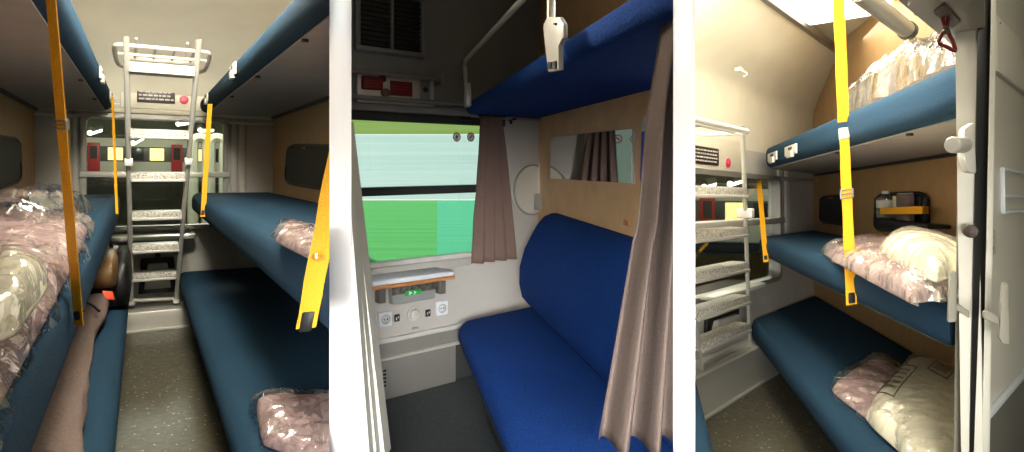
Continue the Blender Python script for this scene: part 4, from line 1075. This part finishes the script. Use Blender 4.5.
s0 = R3.at(878, 220, 'x', xw-.13); s1 = R3.at(928, 229, 'x', xw-.13)
obj('pouch', MB().box(xw-.135, xw-.02, min(s0.y, s1.y), max(s0.y, s1.y), s1.z, s0.z, .012), M['black'], R3, pk)
q = R3.at(886, 219, 'x', xw-.075); top = R3.at(886, 191, 'x', xw-.075).z; hgt = top-q.z; r = .052
t = thing('water_bottle', 'clear plastic bottle with pale label behind the yellow band, right compartment', 'bottle', R3, q)
obj('body', MB().lathe(q, (0, 0, 1), [(0, r*.7), (.01, r), (hgt*.3, r), (hgt*.34, r*.93), (hgt*.4, r), (hgt*.72, r), (hgt*.84, r*.55), (hgt*.9, r*.36)], 20), M['bottle'], R3, t)
obj('wrapper', MB().lathe(q+Vector((0, 0, hgt*.40)), (0, 0, 1), [(0, r*1.02), (hgt*.26, r*1.02)], 20), M['letters'], R3, t, label='pale paper wrapper')
obj('cap', MB().lathe(q+Vector((0, 0, hgt*.9)), (0, 0, 1), [(0, r*.42), (hgt*.1, r*.42), (hgt*.1, 0)], 16), M['whitelam'], R3, t)
a = R3.at(899, 220, 'x', xw-.07); b = R3.at(911.5, 193.5, 'x', xw-.07)
t = thing('booklet', 'brown booklet tucked behind the yellow band, right compartment', 'booklet', R3, a)
obj('cover', MB().box(xw-.085, xw-.055, b.y, a.y, a.z, b.z, .004), M['jacket'], R3, t)
obj('pages', MB().box(xw-.080, xw-.060, b.y+.01, a.y-.01, b.z-.004, b.z+.004), M['letters'], R3, t, sm=False)
a = R3.at(893, 210, 'x', xw-.05); b = R3.at(899, 196, 'x', xw-.05)
tag(obj('paper_card', MB().box(xw-.052, xw-.048, b.y, a.y, a.z, b.z, .0015), M['linen'], R3), 'small pale card between the bottle and the booklet, right compartment', 'card')
# linen in compartment three
zt = .99
cor = [R3.at(x, y, 'z', zt) for x, y in ((822, 255), (912, 306), (962, 294), (880, 244))]
t, b = pack(R3, 'lilac blanket in plastic on the middle bunk of the right compartment', cor, .07, 21, grow=.10, cr=.03)
zt2 = zt+.055
cor = [R3.at(x, y, 'z', zt2) for x, y in ((876, 258), (938, 285), (972, 264), (905, 243))]
pack(R3, 'white pillow in plastic lying on the lilac blanket, middle bunk of the right compartment', cor, .085, 22, 'linen', grow=.03, cr=.015)
zt = .40
cor = [R3.at(x, y, 'z', zt) for x, y in ((828, 391), (905, 448), (930, 400), (880, 357))]
pack(R3, 'lilac blanket in plastic on the lower bunk of the right compartment', cor, .05, 23, grow=.10, cr=.03)
cor = [R3.at(x, y, 'z', zt+.01) for x, y in ((862, 420), (945, 492), (990, 400), (915, 362))]
t, b = pack(R3, 'plump white pillow in printed plastic on the lower bunk of the right compartment', cor, .10, 24, 'linen', grow=.03, cr=.018)
printed(R3, b, cor, .10, .10, .26, .22, .55, 5, 3, True)
printed(R3, b, cor, .10, .45, .62, .70, .86, 4, 4, True)
zt = 1.66
cor = [(.92, 2.1, zt), (1.44, 3.15, zt), (1.44, 4.75, zt), (.94, 3.5, zt)]
pack(R3, 'grey blanket in milky plastic on the upper bunk of the right compartment', cor, .22, 25, 'greyblanket', grow=.02, cr=.05, pl='milky')
# grab tube, shelf panel and the red strap
a = WORLD.at(858, -8, 'y', 2.05); b = WORLD.at(908, 31, 'y', 2.55)
t = thing('grab_tube', 'grey tube end under the ceiling above the wrapped bundle, right compartment', 'tube', WORLD, b)
d_ = (b-a).normalized()
obj('tube', MB().tube([a, b-d_*.03], .032, 20), M['tubegrey'], WORLD, t)
obj('end_cap', MB().tube([b-d_*.04, b-d_*.03, b, b+d_*.004], [.035, .037, .037, .03], 20), M['vent'], WORLD, t)
F3 = Frame(Matrix.Identity(4), R3.clips)
zz = 1.625
qs = [WORLD.at(x, y, 'z', zz) for x, y in ((899, 1), (958.5, 51.5), (985, 52), (985, -30), (890, -30))]
t = thing('luggage_shelf', 'cream shelf panel with dark plates beside the door post, right compartment', 'shelf', F3, qs[1])
obj('board', MB().prism(qs, (0, 0, .03), .003), M['post'], F3, t)
qq = [WORLD.at(x, y, 'z', zz) for x, y in ((934, 10), (945, 2), (960.5, 19), (952, 25))]
obj('plate', MB().prism(qq, (0, 0, -.008)), M['brown'], F3, t, label='brown square plate')
qq = [WORLD.at(x, y, 'z', zz) for x, y in ((908, 2), (915, 12), (930, 9), (931, -4), (915, -6))]
obj('dark_plate', MB().prism(qq, (0, 0, -.008)), M['steel'], F3, t)
t = thing('hanging_strap', 'dark red strap loop with clip hanging from the shelf panel, right compartment', 'strap', F3, WORLD.at(946, 15, 'z', zz))
yy = 1.44
pp = [WORLD.at(x, y, 'y', yy) for x, y in ((944, 12), (943, 20), (945, 28), (941, 36), (939, 43), (947, 47), (955, 51), (953, 42), (949, 34), (947, 26), (948, 18), (946, 12))]
obj('loop', MB().tube(smooth_path(pp, 5), .0042, 8), M['redweb'], F3, t)
obj('clip', MB().tube(smooth_path([WORLD.at(x, y, 'y', yy-.005) for x, y in ((943, 30), (947, 33), (946, 27), (944, 29))], 4), .004, 8), M['tanleather'], F3, t)
# door post, rubber seal and door
def post(name, xt0, xt1, xb0, xb1, Y, th, m, yt=-30, yb=475, kind=True):
    w_ = (W3.M.to_3x3() @ Vector((1, 0, 0)))
    pts = [(sl(xt0, Y), Y, zp(yt, Y)), (sl(xb0, Y), Y, zp(yb, Y)), (sl(xb1, Y), Y, zp(yb, Y)), (sl(xt1, Y), Y, zp(yt, Y))]
    return struct(name, MB().prism(pts, (w_.x*th, w_.y*th, 0), .004), M[m], F3)
post('trim_18', 960, 973, 953, 967, 1.66, .10, 'post')
post('trim_19', 971, 981.5, 964, 972, 1.62, .06, 'post')
post('trim_20', 978.5, 992, 968.5, 982, 1.58, .02, 'rubber')
D3 = W3.sub(W3.I @ Vector((sl(988, 1.56), 1.56, 0)), math.radians(-6))
dr = struct('door_2', MB().box(-.015, 1.9, 0, .045, -.3, 2.6), M['door'], D3, sm=False)
post('trim_21', 991.5, 997, 981, 989.5, 1.57, .01, 'door')
def onD(x, y, k=0): return D3.at(x, y, 'y', k)
a = onD(996, 14, -.01); b = onD(996, 70, -.01)
xl_ = a.x; ztop_ = onD(1004, 7, -.01).z; zlow_ = b.z
obj('upper_panel', MB().box(xl_, 1.2, -.012, 0, b.z, max(a.z, b.z+.1), .003), M['door'], D3, dr)
for x, y in ((1000, 22), (998.5, 71), (1018, 57)):
    q = onD(x, y, -.012)
    obj('rivet', MB().lathe((q.x, -.012, q.z), (0, -1, 0), [(0, .006), (.003, .005), (.004, 0)], 10), M['alu'], D3, dr)
x0_ = onD(1000, 172).x; zh_ = onD(1000, 169).z; zl_ = onD(1000, 400).z
mb = MB()
for q0_, q1_ in (((x0_, zh_), (1.2, zh_)), ((x0_, zh_-.075), (1.2, zh_-.075)), ((x0_, zh_-.12), (1.2, zh_-.12))):
    mb.box(q0_[0], q1_[0], -.012, 0, q0_[1]-.005, q0_[1]+.005, .003)
mb.box(x0_-.006, x0_+.006, -.012, 0, zh_-.12, zh_, .003)
obj('moulding', mb, M['whitelam'], D3, dr)
z_ = onD(990, 425, -.012).z; zz2 = onD(1005, 391, -.012).z; z_ = (z_+zz2)/2
obj('kick_trim', MB().box(.004, 1.2, -.014, 0, z_-.007, z_+.007, .003), M['whitelam'], D3, dr)
obj('kick_panel', MB().box(.0, 1.2, -.008, 0, -.2, z_-.006), M['doorgrey'], D3, dr, sm=False, label='grey kick panel')
a = onD(990.5, 256, -.01); b = onD(994.5, 230, -.01)
lp = obj('latch_plate', MB().box(a.x, b.x+.006, -.012, -.001, a.z, b.z, .003), M['aluwhite'], D3, dr)
for y in (237, 248):
    q = onD(992.5, y, -.012)
    obj('latch_hole', MB().lathe((q.x, -.0125, q.z), (0, -1, 0), [(0, .006), (.001, .006), (.001, 0)], 10), M['black'], D3, lp)
def handle(nm, Y, xs, bar, par, th):
    mb = MB()
    mb.prism([(sl(x, Y), Y, zp(y, Y)) for x, y in xs], (.010, th, 0), .004)
    mb.prism([(sl(x, Y), Y+.004, zp(y, Y)) for x, y in bar], (.006, th*.7, 0), .003)
    return obj(nm, mb, M['post'], F3, par)
handle('door_handle', 1.42, ((1003, 283), (1009, 284), (1010.5, 345), (1003, 344), (999, 338)), ((985, 312), (990, 311), (1001, 318), (1001, 326), (985, 319)), dr, .02)
t = thing('post_handle', 'upright pale pull handle on the door post, right compartment', 'handle', F3, (sl(952, 1.5), 1.5, zp(322, 1.5)))
handle('grip', 1.5, ((950, 272), (957, 272), (957, 322), (948, 323)), ((955, 301), (971, 312), (971, 319), (955, 309)), t, .02)
t = thing('door_lock', 'pale door lock with round knob on the post, right compartment', 'lock', F3, (sl(965, 1.54), 1.54, zp(174, 1.54)))
obj('body', MB().prism([(sl(x, 1.54), 1.54, zp(y, 1.54)) for x, y in ((964, 128), (975, 121), (977, 174), (968, 172), (963.5, 158))], (.02, .05, 0), .006), M['aluwhite'], F3, t)
k0 = Vector((sl(951.5, 1.53), 1.53, zp(145, 1.53))); k1 = Vector((sl(965, 1.55), 1.55, zp(145, 1.55)))
obj('knob', MB().tube([k0, k0+(k1-k0)*.08, k0+(k1-k0)*.85, k1], [.017, .020, .020, .018], 20), M['alu'], F3, t)
q = Vector((sl(971, 1.56), 1.56, zp(231, 1.56)))
tag(obj('door_buffer', MB().lathe(q, (-.6, -.8, 0), [(-.02, .012), (.012, .016), (.022, .015), (.026, 0)], 16), M['brown'], F3), 'small brown round buffer on the door post, right compartment', 'buffer')
# beyond the third window
hy = (735-CX)/F
HF = WORLD.sub((0, 0, 0), -math.atan(hy))
station(HF, -1.5, 1.3, -2.8, 2.6, 6.6, 20, -1.6, 4.6, 'third')
HF.clips = []
s0 = HF.at(715, 212, 'y', 14); s1 = HF.at(715, 232, 'y', 14)
coach(HF, 'pale railway coach with a red door beyond the right window', -1.9, 1.9, 14, s0.z, (s0.z-s1.z)*.8)
for k, (x, y) in enumerate(((704, 187), (730, 184))):
    striplamp(HF, ('strip lamp at the left of the right window', 'strip lamp beside the ladder rail, right window')[k], HF.at(x, y, 'y', 11), HF.at(x+10, y-3, 'y', 12), .05)

# ================================================================== lights
def area(name, loc, target, sx, sy, power, col=(1, 1, 1), spread=180):
    l = bpy.data.lights.new(name, 'AREA'); l.shape = 'RECTANGLE'; l.size = sx; l.size_y = sy; l.energy = power; l.color = col; l.spread = math.radians(spread)
    o = bpy.data.objects.new(name, l); C.objects.link(o); o.location = loc
    o.rotation_euler = (Vector(target)-Vector(loc)).to_track_quat('-Z', 'Y').to_euler(); return o
def point(name, loc, power, r, col=(1, 1, 1)):
    l = bpy.data.lights.new(name, 'POINT'); l.energy = power; l.shadow_soft_size = r; l.color = col
    o = bpy.data.objects.new(name, l); C.objects.link(o); o.location = loc; return o
def spot(name, loc, target, power, deg, r=.02):
    l = bpy.data.lights.new(name, 'SPOT'); l.energy = power; l.spot_size = math.radians(deg); l.spot_blend = .6; l.shadow_soft_size = r
    o = bpy.data.objects.new(name, l); C.objects.link(o); o.location = loc
    o.rotation_euler = (Vector(target)-Vector(loc)).to_track_quat('-Z', 'Y').to_euler(); return o
WARM = (1, .93, .80)
area('fill_first_ceiling', R1.M @ Vector((.12, 2.5, 2.3)), R1.M @ Vector((.13, 5.4, 2.15)), .5, .25, LP['first_far'], WARM, 130)  # added fill, brightens the far ceiling; no fixture here
point('lamp_first', R1.M @ Vector((.12, 2.5, 2.36)), LP['first'], .16, WARM)
point('lamp_first_front', R1.M @ Vector((.06, 2.1, 2.3)), LP['first_front'], .16, WARM)
p = W3.M @ Vector((la.x+.4, -.70, 2.44))
area('lamp_third', p, p+Vector((.1, -.15, -1)), 1.2, .4, LP['third'], WARM)
point('fill_third_mid', R3.M @ Vector((.35, 2.8, 2.26)), LP['third_mid'], .2, WARM)  # added mid-room fill, evens the light on the curved wall
point('fill_third_front', R3.M @ Vector((.34, 2.1, 2.12)), LP['third_front'], .18, WARM)  # added fill from the front, brightens the bunk wall
point('fill_third_door', Vector((1.25, .95, 2.0)), LP['third_door'], .1, WARM)  # added fill, brightens the door leaf and post
area('fill_second', (.05, -.5, 1.15), R2.M @ Vector((.35, 2.5, .55)), .7, .5, LP['corridor'], (1, .98, .95), 31)  # added fill from behind the viewpoint, no window there
area('fill_third_low', (.0, -.5, 1.05), R3.M @ Vector((.8, 4.6, .6)), .5, .4, LP['corridor3'], (1, .97, .90), 40)  # added low front fill, reaches under the middle bunk
for k, px in enumerate((340.3, 684.1)):              # narrow added spots that whiten the two wall ends, no fittings there
    x = (px-CX)/F*YD
    xs = (px-CX)/F*(YD-.85)
    o = spot('fill_wall_end_%d' % k, (xs, YD-.85, 2.75), (x, YD, 1.02), LP['spot'], 46); o.scale = (.09, 1, 1)
point('lamp_station_first', W1.M @ Vector((.6, 6, 3.6)), LP['st1'], .5, (1, 1, .86))
point('lamp_station_third', HF.M @ Vector((0, 10.5, 3.6)), LP['st3'], .5, (1, 1, .86))
sun = bpy.data.lights.new('sun', 'SUN'); sun.energy = LP['sun']; sun.angle = .02
so = bpy.data.objects.new('sun', sun); C.objects.link(so); so.location = (0, 0, 20)
so.rotation_euler = Vector((.35, 1, -1.6)).to_track_quat('-Z', 'Y').to_euler()
w = bpy.data.worlds.new('sky'); bpy.context.scene.world = w; w.use_nodes = True
w.node_tree.nodes['Background'].inputs[0].default_value = (.75, .88, 1, 1); w.node_tree.nodes['Background'].inputs[1].default_value = LP['sky']

# ================================================================== camera
cam = bpy.data.cameras.new('camera'); co = bpy.data.objects.new('camera', cam); C.objects.link(co)
co.location = CAM; co.rotation_euler = (PI/2, 0, 0)
cam.sensor_fit = 'HORIZONTAL'; cam.sensor_width = 36; cam.lens = F/1024*36; cam.shift_y = -(226-CY)/1024
cam.clip_start = .02; cam.clip_end = 300
sc = bpy.context.scene; sc.camera = co
sc.view_settings.view_transform = 'Standard'; sc.view_settings.look = 'None'; sc.view_settings.gamma = 1; sc.view_settings.exposure = 0
sc.view_settings.use_curve_mapping = False
for o in bpy.data.objects:
    if '_M' in o: del o['_M']
